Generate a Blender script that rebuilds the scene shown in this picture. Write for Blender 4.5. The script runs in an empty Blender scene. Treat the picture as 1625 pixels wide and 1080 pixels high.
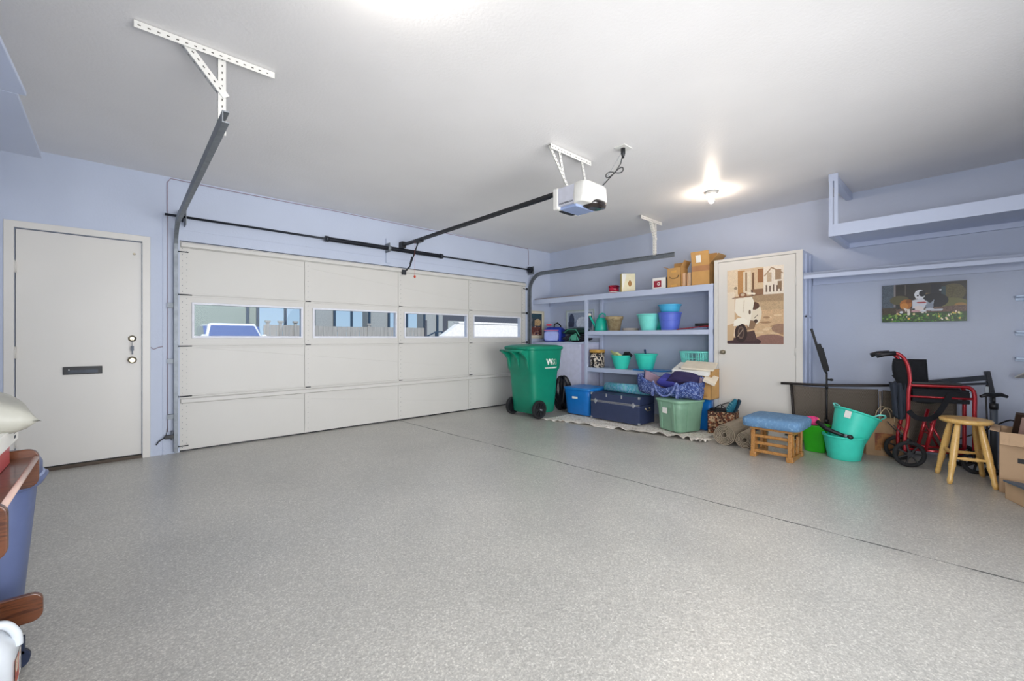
import bpy, bmesh, math, random
import numpy as np
from mathutils import Matrix, Vector
random.seed(7)
S = bpy.context.scene
C = S.collection
R = math.radians
PI = math.pi

def lin(h):
    if isinstance(h, str):
        h = h.lstrip('#'); h = h if len(h) == 6 else ''.join(c*2 for c in h); h = [int(h[i:i+2], 16)/255 for i in (0, 2, 4)]
        return tuple(((c+0.055)/1.055)**2.4 if c > 0.04045 else c/12.92 for c in h)
    return tuple(h)

# ------------------------------------------------------------------ camera
cam = bpy.data.cameras.new('camera'); co = bpy.data.objects.new('camera', cam); C.objects.link(co)
cam.sensor_width = 36; cam.lens = 669/1625*36; cam.shift_y = -5/1625
cam.clip_start = 0.02; cam.clip_end = 300
co.location = (0, 0, 1.157); co.rotation_euler = (R(90), 0, R(-42.5))
S.camera = co
# ------------------------------------------------------------------ world, sun, exposure
w = bpy.data.worlds.new('world'); S.world = w; w.use_nodes = True
nt = w.node_tree; nt.nodes.clear()
bg = nt.nodes.new('ShaderNodeBackground'); wo = nt.nodes.new('ShaderNodeOutputWorld')
tc = nt.nodes.new('ShaderNodeTexCoord'); sx = nt.nodes.new('ShaderNodeSeparateXYZ'); cr = nt.nodes.new('ShaderNodeValToRGB')
cr.color_ramp.elements[0].position = 0.0; cr.color_ramp.elements[0].color = (*lin('#bfdff8'), 1)
cr.color_ramp.elements[1].position = 0.35; cr.color_ramp.elements[1].color = (*lin('#8cbbf0'), 1)
nt.links.new(tc.outputs['Generated'], sx.inputs[0]); nt.links.new(sx.outputs['Z'], cr.inputs[0])
nt.links.new(cr.outputs[0], bg.inputs[0]); nt.links.new(bg.outputs[0], wo.inputs[0])
bg.inputs[1].default_value = 0.75
sun = bpy.data.lights.new('sun', 'SUN'); sun.energy = 3.2; sun.angle = R(1); sun.color = (1, .95, .88)
so = bpy.data.objects.new('sun', sun); C.objects.link(so)
so.rotation_euler = Vector((0.35, 1.0, -0.85)).to_track_quat('-Z', 'Y').to_euler()
S.view_settings.view_transform = 'Standard'; S.view_settings.look = 'None'
S.view_settings.gamma = 1; S.view_settings.exposure = 0.17; S.view_settings.use_curve_mapping = False

BULB = 250.0        # emission of the ceiling bulbs
def area(name, loc, target, size, power, color):
    l = bpy.data.lights.new(name, 'AREA'); l.shape = 'RECTANGLE'; l.size = size[0]; l.size_y = size[1]
    l.energy = power; l.color = color
    o = bpy.data.objects.new(name, l); C.objects.link(o); o.location = loc
    o.rotation_euler = (Vector(target)-Vector(loc)).to_track_quat('-Z', 'Y').to_euler()
    return o
# added fill lamps behind the camera
db = area('fill_behind', (2.2, -1.5, 1.15), (2.8, 3, .85), (5.4, 1.8), 115, (.96, .975, 1.0)); db.data.spread = R(112)  # added wide fill at the closed back wall
fb = area('fill_ceiling', (2.3, -1.3, .9), (2.7, 4.4, 2.75), (4.0, .6), 21, (1, .99, .97)); fb.data.spread = R(85)  # added upward fill that evens out the far ceiling

sd = area('fill_side', (-.68, -.75, 1.25), (5.9, .9, 1.15), (1.2, 1.5), 42, (.98, .98, 1.0)); sd.data.spread = R(120)  # added fill by the left wall, brightens the right wall

# ------------------------------------------------------------------ materials
def newmat(name):
    m = bpy.data.materials.new(name); m.use_nodes = True
    return m, m.node_tree, m.node_tree.nodes['Principled BSDF']
def coords(nt, scale=(1, 1, 1)):
    t = nt.nodes.new('ShaderNodeTexCoord'); mp = nt.nodes.new('ShaderNodeMapping')
    mp.inputs['Scale'].default_value = scale
    nt.links.new(t.outputs['Object'], mp.inputs[0]); return mp.outputs[0]
def noise(nt, vec, scale, detail=4, rough=.5, dist=0):
    n = nt.nodes.new('ShaderNodeTexNoise'); n.inputs['Scale'].default_value = scale
    n.inputs['Detail'].default_value = detail; n.inputs['Roughness'].default_value = rough
    n.inputs['Distortion'].default_value = dist
    nt.links.new(vec, n.inputs['Vector']); return n.outputs['Fac']
def ramp(nt, fac, stops, interp='LINEAR'):
    r = nt.nodes.new('ShaderNodeValToRGB'); r.color_ramp.interpolation = interp
    el = r.color_ramp.elements
    while len(el) < len(stops): el.new(0.5)
    for e, (p, c) in zip(el, stops):
        e.position = p; e.color = (*lin(c), 1)
    nt.links.new(fac, r.inputs[0]); return r.outputs[0]
def bump(nt, b, h, strength, dist=.01):
    n = nt.nodes.new('ShaderNodeBump'); n.inputs['Strength'].default_value = strength; n.inputs['Distance'].default_value = dist
    nt.links.new(h, n.inputs['Height']); nt.links.new(n.outputs[0], b.inputs['Normal'])
def shade(c, k):
    return tuple(min(1, x*k) for x in lin(c))
MC = {}
def M(name, col='#888888', rough=.5, metal=0, var=.06, vs=14, bs=0, bk=.2, coat=0, trans=0, spec=.5, stretch=(1, 1, 1), emit=0):
    if name in MC: return MC[name]
    m, nt, b = newmat(name)
    v = coords(nt, stretch)
    f = noise(nt, v, vs)
    c = ramp(nt, f, [(.3, shade(col, 1-var)), (.7, shade(col, 1+var))])
    nt.links.new(c, b.inputs['Base Color'])
    b.inputs['Roughness'].default_value = rough; b.inputs['Metallic'].default_value = metal
    b.inputs['Coat Weight'].default_value = coat; b.inputs['Specular IOR Level'].default_value = spec
    if trans: b.inputs['Transmission Weight'].default_value = trans
    if bs: bump(nt, b, noise(nt, v, bs), bk)
    if emit:
        b.inputs['Emission Color'].default_value = (*lin(col), 1); b.inputs['Emission Strength'].default_value = emit
    MC[name] = m; return m
def MP(name, cols, scale=20, kind='voronoi', rough=.8, bk=.15, interp='CONSTANT', stretch=(1, 1, 1), dist=0):
    """patterned cloth / print: several colours in cells or blotches"""
    if name in MC: return MC[name]
    m, nt, b = newmat(name); v = coords(nt, stretch)
    if kind == 'voronoi':
        n = nt.nodes.new('ShaderNodeTexVoronoi'); n.inputs['Scale'].default_value = scale
        nt.links.new(v, n.inputs['Vector'])
        s = nt.nodes.new('ShaderNodeSeparateColor'); nt.links.new(n.outputs['Color'], s.inputs[0]); f = s.outputs[0]
    elif kind == 'wave':
        n = nt.nodes.new('ShaderNodeTexWave'); n.inputs['Scale'].default_value = scale; n.inputs['Distortion'].default_value = dist
        n.inputs['Detail'].default_value = 3
        nt.links.new(v, n.inputs['Vector']); f = n.outputs['Fac']
    elif kind == 'check':
        n = nt.nodes.new('ShaderNodeTexChecker'); n.inputs['Scale'].default_value = scale
        nt.links.new(v, n.inputs['Vector']); f = n.outputs['Fac']
    else:
        f = noise(nt, v, scale, 5, .6, dist)
        mr = nt.nodes.new('ShaderNodeMapRange'); mr.inputs[1].default_value = .3; mr.inputs[2].default_value = .7
        nt.links.new(f, mr.inputs[0]); f = mr.outputs[0]
    n_ = len(cols)
    c = ramp(nt, f, [((i+.0)/n_ if interp == 'CONSTANT' else i/(n_-1), cc) for i, cc in enumerate(cols)], interp)
    nt.links.new(c, b.inputs['Base Color']); b.inputs['Roughness'].default_value = rough
    bump(nt, b, noise(nt, v, scale*4), bk)
    MC[name] = m; return m
def MWood(name, a, b_, rough=.35, scale=3, stretch=(1, 8, 8), coat=.2):
    if name in MC: return MC[name]
    m, nt, b = newmat(name); v = coords(nt, stretch)
    f = noise(nt, v, scale, 8, .65, 1.2)
    c = ramp(nt, f, [(.3, a), (.52, b_), (.62, a), (.75, b_)])
    nt.links.new(c, b.inputs['Base Color']); b.inputs['Roughness'].default_value = rough; b.inputs['Coat Weight'].default_value = coat
    MC[name] = m; return m
def MVC(name, rough=.4):
    """printed picture: colours carried by the print's own mesh, with a fine paper grain"""
    if name in MC: return MC[name]
    m, nt, b = newmat(name)
    a = nt.nodes.new('ShaderNodeVertexColor'); a.layer_name = 'print'
    nt.links.new(a.outputs[0], b.inputs['Base Color']); b.inputs['Roughness'].default_value = rough
    bump(nt, b, noise(nt, coords(nt), 300), .04)
    MC[name] = m; return m

def floor_mat():
    m, nt, b = newmat('epoxy_floor'); v = coords(nt)
    f1 = noise(nt, v, 120, 2, .7); f2 = noise(nt, v, 1.1, 4, .6)
    base = ramp(nt, f1, [(.28, '#a09e98'), (.45, '#b5b3ad'), (.56, '#bfbdb6'), (.68, '#dddbd3')])
    big = ramp(nt, f2, [(.3, (.86, .86, .86)), (.7, (1.06, 1.05, 1.04))])
    mx = nt.nodes.new('ShaderNodeMix'); mx.data_type = 'RGBA'; mx.blend_type = 'MULTIPLY'; mx.inputs[0].default_value = 1
    nt.links.new(base, mx.inputs[6]); nt.links.new(big, mx.inputs[7])
    # brown strip along the garage door: shade and reflection painted into the colour
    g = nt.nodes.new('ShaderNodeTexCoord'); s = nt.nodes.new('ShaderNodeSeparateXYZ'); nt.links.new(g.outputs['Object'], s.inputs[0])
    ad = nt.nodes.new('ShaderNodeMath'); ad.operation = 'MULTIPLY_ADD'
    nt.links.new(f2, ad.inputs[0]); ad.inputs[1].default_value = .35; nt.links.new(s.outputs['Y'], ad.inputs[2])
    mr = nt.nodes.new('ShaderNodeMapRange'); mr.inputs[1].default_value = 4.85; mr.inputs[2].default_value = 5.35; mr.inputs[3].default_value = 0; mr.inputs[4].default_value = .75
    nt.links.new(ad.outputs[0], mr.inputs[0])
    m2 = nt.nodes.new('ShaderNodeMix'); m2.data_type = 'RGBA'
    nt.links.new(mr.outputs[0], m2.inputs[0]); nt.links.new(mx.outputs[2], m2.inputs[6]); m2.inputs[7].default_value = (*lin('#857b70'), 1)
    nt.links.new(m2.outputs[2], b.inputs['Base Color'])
    b.inputs['Roughness'].default_value = .29; b.inputs['Specular IOR Level'].default_value = .6
    bump(nt, b, noise(nt, v, 60, 3), .22, .01)
    return m
def paint(name, col, rough, bs, bk, var=.03, spec=.5):
    return M(name, col, rough, var=var, vs=1.3, bs=bs, bk=bk, spec=spec)

m_ceil = paint('ceiling_paint', '#e9e7e6', .42, 55, .16, .03, .3)
m_blue = paint('blue_wall_paint', '#bcc5d8', .5, 60, .12, .04)
m_blue2 = paint('blue_shelf_paint', '#bfc9e0', .42, 30, .06, .04)
m_white = paint('white_door_paint', '#dad7d1', .4, 40, .03, .02)
m_gd = paint('garage_door_enamel', '#cfcdc8', .45, 180, .06, .02)
m_wframe = M('white_vinyl', '#dcdee6', .45)
m_steel = M('galvanised_steel', '#80868c', .5, .55, .14, 22)
m_dsteel = M('dark_steel', '#3a3e45', .4, .7, .15, 20)
m_wsteel = M('white_enamelled_steel', '#d8d7d2', .45, 0, .03)
m_black = M('black_plastic', '#17181c', .45, 0, .15)
m_blackf = M('black_fabric', '#15171d', .9, 0, .25, 30, bs=200, bk=.3)
m_rubber = M('tyre_rubber', '#1c1d20', .8, 0, .15, bs=60)
m_brass = M('worn_nickel', '#a39a86', .3, .9)
m_card = M('corrugated_cardboard', '#c79a5f', .85, 0, .07, 9, bs=90, bk=.08)
m_card2 = M('pale_cardboard', '#c9a987', .85, 0, .05, 7, bs=90, bk=.06)
m_kraft = M('kraft_paper', '#a98a68', .8, 0, .12, 8, bs=12, bk=.4)
m_aqua = M('aqua_plastic', '#3fd8c0', .38, 0, .05)
m_aqua2 = M('pale_aqua_plastic', '#7ce0d4', .4, 0, .05)
m_teal = M('teal_plastic', '#12b39c', .4)
m_cart = M('green_polyethylene', '#0a8468', .42, 0, .06, 8, bs=40, bk=.04)
m_red = M('red_powder_coat', '#a81e2a', .25, .35, .06, coat=.5)
m_pine = MWood('varnished_pine', '#d9a857', '#e8c078', .3)
m_oak = MWood('oak_stain', '#96622e', '#b8864a', .35)
m_walnut = MWood('walnut_laminate', '#43210f', '#6e3f24', .28, 3, (1.5, 10, 14), .3)
m_paperw = M('white_paper', '#f0efe9', .7, 0, .02)

# ------------------------------------------------------------------ mesh builder
class MB:
    def __init__(self): self.v = []; self.f = []; self.mi = []; self.sm = []; self.T = Matrix(); self.cur = 0
    def at(self, loc=(0, 0, 0), rot=(0, 0, 0), sc=(1, 1, 1)):
        from mathutils import Euler
        self.T = Matrix.Translation(loc) @ Euler([R(a) for a in rot]).to_matrix().to_4x4() @ Matrix.Diagonal((*sc, 1)); return self
    def mat(self, i): self.cur = i; return self
    def add(self, vs, fs, smooth=False):
        n = len(self.v)
        self.v += [tuple(self.T @ Vector(p)) for p in vs]
        for f in fs:
            self.f.append([n+i for i in f]); self.mi.append(self.cur); self.sm.append(smooth)
        return self
    def box(self, x0, x1, y0, y1, z0, z1):
        vs = [(x, y, z) for z in (z0, z1) for y in (y0, y1) for x in (x0, x1)]
        return self.add(vs, [(0, 2, 3, 1), (4, 5, 7, 6), (0, 1, 5, 4), (2, 6, 7, 3), (0, 4, 6, 2), (1, 3, 7, 5)])
    def cbox(self, c, s):
        return self.box(c[0]-s[0]/2, c[0]+s[0]/2, c[1]-s[1]/2, c[1]+s[1]/2, c[2]-s[2]/2, c[2]+s[2]/2)
    def bar(self, p, q, w, h, up=(0, 0, 1)):
        p = Vector(p); q = Vector(q); d = (q-p).normalized(); u = Vector(up)
        if abs(d.dot(u)) > .98: u = Vector((1, 0, 0))
        s = d.cross(u).normalized(); u = s.cross(d).normalized()
        vs = []
        for e in (p, q):
            for a, b in ((-1, -1), (1, -1), (1, 1), (-1, 1)): vs.append(e+s*a*w/2+u*b*h/2)
        return self.add(vs, [(3, 2, 1, 0), (4, 5, 6, 7), (0, 1, 5, 4), (1, 2, 6, 5), (2, 3, 7, 6), (3, 0, 4, 7)])
    def tube(self, pts, r, seg=10, closed=False):
        P_ = [Vector(p) for p in pts]; n = len(P_)
        rr = r if isinstance(r, (list, tuple)) else [r]*n
        vs = []; prev = None
        for i in range(n):
            a = P_[i-1] if (i > 0 or closed) else P_[i]; b = P_[(i+1) % n] if (i < n-1 or closed) else P_[i]
            d = (b-a).normalized()
            if prev is None:
                u = Vector((0, 0, 1)) if abs(d.z) < .9 else Vector((1, 0, 0)); u = (u-d*u.dot(d)).normalized()
            else:
                u = (prev-d*prev.dot(d)).normalized()
            prev = u; s = d.cross(u)
            for k in range(seg):
                t = 2*PI*k/seg; vs.append(P_[i]+(u*math.cos(t)+s*math.sin(t))*rr[i])
        fs = []
        for i in range(n if closed else n-1):
            j = (i+1) % n
            for k in range(seg):
                l = (k+1) % seg; fs.append((i*seg+k, i*seg+l, j*seg+l, j*seg+k))
        self.add(vs, fs, True)
        if not closed:
            self.add([vs[k] for k in range(seg)], [tuple(reversed(range(seg)))])
            self.add([vs[(n-1)*seg+k] for k in range(seg)], [tuple(range(seg))])
        return self
    def loft(self, secs, p=2.0, seg=32, cap0=True, cap1=True, smooth=True):
        """secs: (z, rx, ry[, cx, cy]); p = super-ellipse power"""
        vs = []
        for s in secs:
            z, rx, ry = s[:3]; cx, cy = s[3:5] if len(s) > 4 else (0, 0)
            for k in range(seg):
                t = 2*PI*(k+.5)/seg; c, s_ = math.cos(t), math.sin(t)
                vs.append((cx+rx*math.copysign(abs(c)**(2/p), c), cy+ry*math.copysign(abs(s_)**(2/p), s_), z))
        fs = []; n = len(secs)
        for i in range(n-1):
            for k in range(seg):
                l = (k+1) % seg; fs.append((i*seg+k, i*seg+l, (i+1)*seg+l, (i+1)*seg+k))
        self.add(vs, fs, smooth)
        if cap0: self.add(vs[:seg], [tuple(reversed(range(seg)))])
        if cap1: self.add(vs[-seg:], [tuple(range(seg))])
        return self
    def cyl(self, p, q, r, seg=20): return self.tube([p, q], r, seg)
    def ball(self, c, r, seg=20, rings=12):
        r = r if isinstance(r, (list, tuple)) else (r, r, r)
        secs = []
        for i in range(rings+1):
            a = -PI/2+PI*i/rings; secs.append((c[2]+r[2]*math.sin(a), max(1e-4, r[0]*math.cos(a)), max(1e-4, r[1]*math.cos(a)), c[0], c[1]))
        return self.loft(secs, 2, seg)
    def prism(self, poly, d0, d1, axis='y', smooth=False):
        """poly in the plane normal to axis, extruded d0..d1.  axis y: (x,z); x: (y,z); z: (x,y)"""
        def f(a, b, d): return {'y': (a, d, b), 'x': (d, a, b), 'z': (a, b, d)}[axis]
        n = len(poly); vs = [f(a, b, d0) for a, b in poly]+[f(a, b, d1) for a, b in poly]
        fs = [tuple(range(n)), tuple(reversed(range(n, 2*n)))]+[(i, (i+1) % n, n+(i+1) % n, n+i) for i in range(n)]
        return self.add(vs, fs, smooth)
    def grid(self, fn, nu, nv, smooth=True):
        vs = [fn(i/nu, j/nv) for j in range(nv+1) for i in range(nu+1)]
        fs = [(j*(nu+1)+i, j*(nu+1)+i+1, (j+1)*(nu+1)+i+1, (j+1)*(nu+1)+i) for j in range(nv) for i in range(nu)]
        return self.add(vs, fs, smooth)
    def text(self, s, size, depth=.001, align='CENTER', bold=0):
        cu = bpy.data.curves.new('t', 'FONT'); cu.body = s; cu.size = size; cu.extrude = depth; cu.align_x = align; cu.align_y = 'CENTER'
        cu.offset = bold; cu.resolution_u = 3
        o = bpy.data.objects.new('t', cu); C.objects.link(o)
        dg = bpy.context.evaluated_depsgraph_get(); me = bpy.data.meshes.new_from_object(o.evaluated_get(dg))
        self.add([tuple(v.co) for v in me.vertices], [tuple(p.vertices) for p in me.polygons])
        bpy.data.objects.remove(o); bpy.data.curves.remove(cu); bpy.data.meshes.remove(me); return self
    def build(self, name, mats, parent=None, bevel=0, solid=0, sub=0, fix=True, **kw):
        me = bpy.data.meshes.new(name)
        if parent is None:
            b = [[p[i] for p in self.v] for i in range(3)]
            o3 = Vector(((min(b[0])+max(b[0]))/2, (min(b[1])+max(b[1]))/2, min(b[2])))
        else: o3 = Vector((0, 0, 0))
        me.from_pydata([tuple(Vector(p)-o3) for p in self.v], [], self.f)
        me.polygons.foreach_set('material_index', self.mi); me.polygons.foreach_set('use_smooth', self.sm)
        for m in (mats if isinstance(mats, (list, tuple)) else [mats]): me.materials.append(m)
        if fix:
            bm = bmesh.new(); bm.from_mesh(me)
            bmesh.ops.remove_doubles(bm, verts=bm.verts, dist=1e-6)
            bmesh.ops.recalc_face_normals(bm, faces=bm.faces); bm.to_mesh(me); bm.free()
        me.update()
        o = bpy.data.objects.new(name, me); C.objects.link(o); o.location = o3
        if parent is not None: o.parent = parent
        if solid:
            s = o.modifiers.new('solid', 'SOLIDIFY'); s.thickness = abs(solid); s.offset = -1 if solid > 0 else 1
        if bevel:
            s = o.modifiers.new('bevel', 'BEVEL'); s.width = bevel; s.segments = 2; s.limit_method = 'ANGLE'; s.angle_limit = R(50)
        if sub:
            s = o.modifiers.new('sub', 'SUBSURF'); s.levels = sub; s.render_levels = sub
        tag(o, **kw); return o
def tag(o, label=None, cat=None, group=None, kind=None):
    if label: o['label'] = label
    if cat: o['category'] = cat
    if group: o['group'] = group
    if kind: o['kind'] = kind
    return o
def thing(name, label, cat, loc=(0, 0, 0), rz=0, group=None, kind=None):
    o = bpy.data.objects.new(name, None); C.objects.link(o); o.location = loc; o.rotation_euler = (0, 0, R(rz)); o.empty_display_size = .1
    return tag(o, label, cat, group, kind)
def dup(root, loc=None, rz=None, label=None, group=None):
    r = root.copy(); C.objects.link(r)
    if loc is not None: r.location = loc
    if rz is not None: r.rotation_euler = (0, 0, R(rz))
    if label: r['label'] = label
    if group: r['group'] = group
    for ch in list(root.children):
        c = ch.copy(); C.objects.link(c); c.parent = r
        for g in list(ch.children):
            d = g.copy(); C.objects.link(d); d.parent = c
    return r
def struct(name, mb, m, **k):
    return mb.build(name, m, kind='structure', **k)

# picture painter -----------------------------------------------------------
class Art:
    def __init__(self, w, h, bg): self.w, self.h = w, h; self.a = np.zeros((h, w, 3)); self.a[:] = lin(bg); self.Y, self.X = np.mgrid[0:h, 0:w]; self.X = (self.X+.5)/w; self.Y = (self.Y+.5)/h; self.rng = np.random.RandomState(3)
    def _put(self, m, c, a=1): self.a[m] = self.a[m]*(1-a)+np.array(lin(c))*a; return self
    def rect(self, x0, y0, x1, y1, c, a=1): return self._put((self.X >= x0) & (self.X < x1) & (self.Y >= y0) & (self.Y < y1), c, a)
    def ell(self, cx, cy, rx, ry, c, a=1, rot=0):
        k = self.h/self.w; dx = self.X-cx; dy = (self.Y-cy)*k; t = R(rot)
        x = dx*math.cos(t)+dy*math.sin(t); y = -dx*math.sin(t)+dy*math.cos(t)
        return self._put((x/rx)**2+(y/(ry*k))**2 < 1, c, a)
    def poly(self, pts, c, a=1):
        m = np.zeros_like(self.X, bool); n = len(pts)
        for i in range(n):
            x1, y1 = pts[i]; x2, y2 = pts[(i+1) % n]
            if y1 == y2: continue
            cond = ((y1 > self.Y) != (y2 > self.Y)) & (self.X < (x2-x1)*(self.Y-y1)/(y2-y1)+x1)
            m ^= cond
        return self._put(m, c, a)
    def line(self, x1, y1, x2, y2, wd, c, a=1):
        k = self.h/self.w; dx, dy = x2-x1, (y2-y1)*k; L = dx*dx+dy*dy+1e-9
        t = np.clip(((self.X-x1)*dx+(self.Y-y1)*k*dy)/L, 0, 1)
        d = np.hypot(self.X-x1-t*dx, (self.Y-y1)*k-t*dy); return self._put(d < wd, c, a)
    def noise(self, x0, y0, x1, y1, k, cell=4):
        n = self.rng.rand(self.h//cell+2, self.w//cell+2); n = np.kron(n, np.ones((cell, cell)))[:self.h, :self.w]
        m = (self.X >= x0) & (self.X < x1) & (self.Y >= y0) & (self.Y < y1)
        self.a[m] = np.clip(self.a[m]*(1+(n[m][:, None]-.5)*2*k), 0, 1); return self
    def spots(self, x0, y0, x1, y1, n, r, cols, asp=1):
        for _ in range(n):
            self.ell(x0+self.rng.rand()*(x1-x0), y0+self.rng.rand()*(y1-y0), r*(.5+self.rng.rand()), r*asp*self.w/self.h*(.5+self.rng.rand()), cols[self.rng.randint(len(cols))])
        return self
    def build(self, name, org, ux, uy, parent, rough=.4, **kw):
        """flat print: org = top-left corner, ux / uy = full width and full height vectors"""
        w, h = self.w, self.h; org, ux, uy = Vector(org), Vector(ux), Vector(uy)
        vs = [tuple(org+ux*(i/w)+uy*(j/h)) for j in range(h+1) for i in range(w+1)]
        fs = [(j*(w+1)+i, (j+1)*(w+1)+i, (j+1)*(w+1)+i+1, j*(w+1)+i+1) for j in range(h) for i in range(w)]
        me = bpy.data.meshes.new(name); me.from_pydata(vs, [], fs)
        at = me.color_attributes.new('print', 'FLOAT_COLOR', 'CORNER')
        col = np.ones((h*w, 4, 4), np.float32); col[:, :, :3] = self.a.reshape(-1, 1, 3)
        at.data.foreach_set('color', col.ravel()); me.materials.append(MVC('print_%d' % int(rough*100), rough)); me.update()
        o = bpy.data.objects.new(name, me); C.objects.link(o); o.parent = parent; tag(o, **kw); return o

# ================================================================== SETTING
XL, XR, YF, YB, ZC = -.77, 5.91, 5.39, -1.6, 2.75
GX0, GX1, GZ = .40, 5.27, 2.135
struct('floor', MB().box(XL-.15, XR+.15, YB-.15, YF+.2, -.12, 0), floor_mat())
struct('ceiling', MB().box(XL-.15, XR+.15, YB-.15, YF+.2, ZC, ZC+.12), m_ceil)
struct('wall_left', MB().box(XL-.15, XL, YB-.15, YF+.2, 0, ZC), m_blue)
struct('wall_right', MB().box(XR, XR+.15, YB-.15, YF+.2, 0, ZC), m_blue)
struct('wall_back', MB().box(XL, XR, YB-.15, YB, 0, ZC), m_blue)
DX0, DX1, DZ = -.685, .118, 2.075
struct('wall_front', MB().box(XL, DX0, YF, YF+.2, 0, ZC).box(DX1, GX0, YF, YF+.2, 0, ZC).box(DX0, DX1, YF, YF+.2, DZ, ZC)
       .box(GX0, GX1, YF, YF+.2, GZ, ZC).box(GX1, XR, YF, YF+.2, 0, ZC), m_blue)
struct('trim_1', MB().prism([(-.742, 0), (DX0, 0), (DX0, DZ), (DX1, DZ), (DX1, 0), (.176, 0), (.176, 2.13), (-.742, 2.13)], YF-.015, YF, 'y'), m_white, bevel=.003)
# saw-cut joint across the slab
struct('trim_2', MB().prism([(2.80+.4*k/60+.004*math.sin(k*1.7), 5.38-6.93*k/60) for k in range(61)]+[(2.807+.4*k/60+.004*math.sin(k*1.9), 5.38-6.93*k/60) for k in range(60, -1, -1)], -.002, .0012, 'z'), M('joint_filler', '#5a5b57', .6, 0, .35, 30))
# beam round the head of the garage door
struct('trim_3', MB().box(.29, 5.43, YF-.006, YF, 2.24, 2.252).box(2.605, 2.665, YF-.022, YF, 2.17, 2.5).box(.27, .30, YF-.012, YF, 0, 2.4), m_blue)

# ---- entry door
d = thing('door_2', 'white slab entry door with a black mail slot left of the garage door', 'door', ((DX0+DX1)/2, YF+.03, 0), kind='structure')
hw = (DX1-DX0)/2-.004
MB().box(-hw, hw, 0, .044, .035, DZ-.005).build('door_slab', m_white, d, bevel=.002)
MB().box(-hw, hw, -.03, .05, 0, .028).build('threshold', M('bronze_threshold', '#4d4238', .5, .4), d)
o = MB().box(-.125, .125, -.014, 0, .825, .895).build('mail_slot', m_black, d, bevel=.003)
MB().box(-.095, .095, -.019, -.013, .838, .866).mat(1).box(-.09, -.084, -.021, -.018, .862, .874).build('mail_flap', [m_dsteel, m_wsteel], o)
kx = .046-(DX0+DX1)/2
k = MB().at((kx, -.002, 1.145), (90, 0, 0)).loft([(0, .031, .031), (.012, .029, .029), (.016, .018, .018), (.024, .016, .016)], 2, 24).build('deadbolt', m_brass, d)
MB().box(kx-.002, kx+.002, -.045, -.028, 1.075, 1.14).box(kx-.012, kx+.012, -.044, -.03, 1.03, 1.075).box(kx-.004, kx+.006, -.042, -.034, .995, 1.03).build('key', m_dsteel, k, label='keys hanging from the deadbolt')
MB().at((kx, -.002, .941), (90, 0, 0)).loft([(0, .034, .034), (.01, .032, .032), (.018, .013, .013), (.035, .013, .013), (.042, .026, .026), (.062, .029, .029), (.072, .02, .02)], 2, 24).build('door_knob', m_brass, d)
MB().at((.06-(DX0+DX1)/2, 0, 1.955), (90, 0, 0)).loft([(0, .011, .011), (.006, .008, .008)], 2, 16).build('peephole', m_brass, d)
for z in (1.75, 1.03, .28):
    MB().box(-hw-.012, -hw+.006, -.02, -.003, z-.05, z+.05).cyl((-hw-.003, -.02, z-.05), (-hw-.003, -.02, z+.05), .007).build('hinge', m_white, d)

# ---- garage door
gd = thing('door_1', 'white four-section overhead garage door with a row of slim windows', 'garage door', ((GX0+GX1)/2, YF+.02, 0), kind='structure')
GL = GX0-(GX0+GX1)/2; GW = GX1-GX0
zs = [.012, .559, 1.068, 1.588, 2.13]
divs = [GL+GW*i/4 for i in range(5)]
wins = []
for s in range(4):
    z0, z1 = zs[s]+.003, zs[s+1]-.003
    mb = MB()
    if s == 2:
        wz0, wz1 = 1.165, 1.50
        mb.box(GL, -GL, 0, .045, z0, wz0).box(GL, -GL, 0, .045, wz1, z1)
        xs = []
        for i in range(4):
            a = divs[i]+.118 if i == 0 else divs[i]+.075; b = divs[i+1]-.075 if i < 3 else divs[i+1]-.13
            xs.append((a, b))
        edges = [GL]+[e for ab in xs for e in ab]+[-GL]
        for i in range(0, len(edges), 2): mb.box(edges[i], edges[i+1], 0, .045, wz0, wz1)
        wins = xs
    else:
        mb.box(GL, -GL, 0, .045, z0, z1)
    # rolled lips at the joints, the recessed skin between the stiles
    mb.box(GL, -GL, -.006, 0, z0, z0+.016).box(GL, -GL, -.006, 0, z1-.016, z1)
    sec = mb.build('door_section', m_gd, gd, bevel=.0025)
    for i, x in enumerate(divs):
        hwid = .048 if i in (0, 4) else .035
        xa = max(GL, x-hwid) if i else GL; xb = min(-GL, x+hwid)
        if i == 0: xb = GL+.085
        if i == 4: xa = -GL-.085
        st = MB().box(xa, xb, -.012, -.004, z0+.004, z1-.004)
        st.mat(1)
        for q in range(8):
            zz = z0+.05+q*(z1-z0-.1)/7
            for dx in ((-.02, .015) if i in (0, 4) else (0,)):
                st.ball(((xa+xb)/2+dx, -.012, zz+dx), (.004, .004, .004), 6, 4)
        st.build('stile', [m_gd, m_steel], sec)
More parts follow.
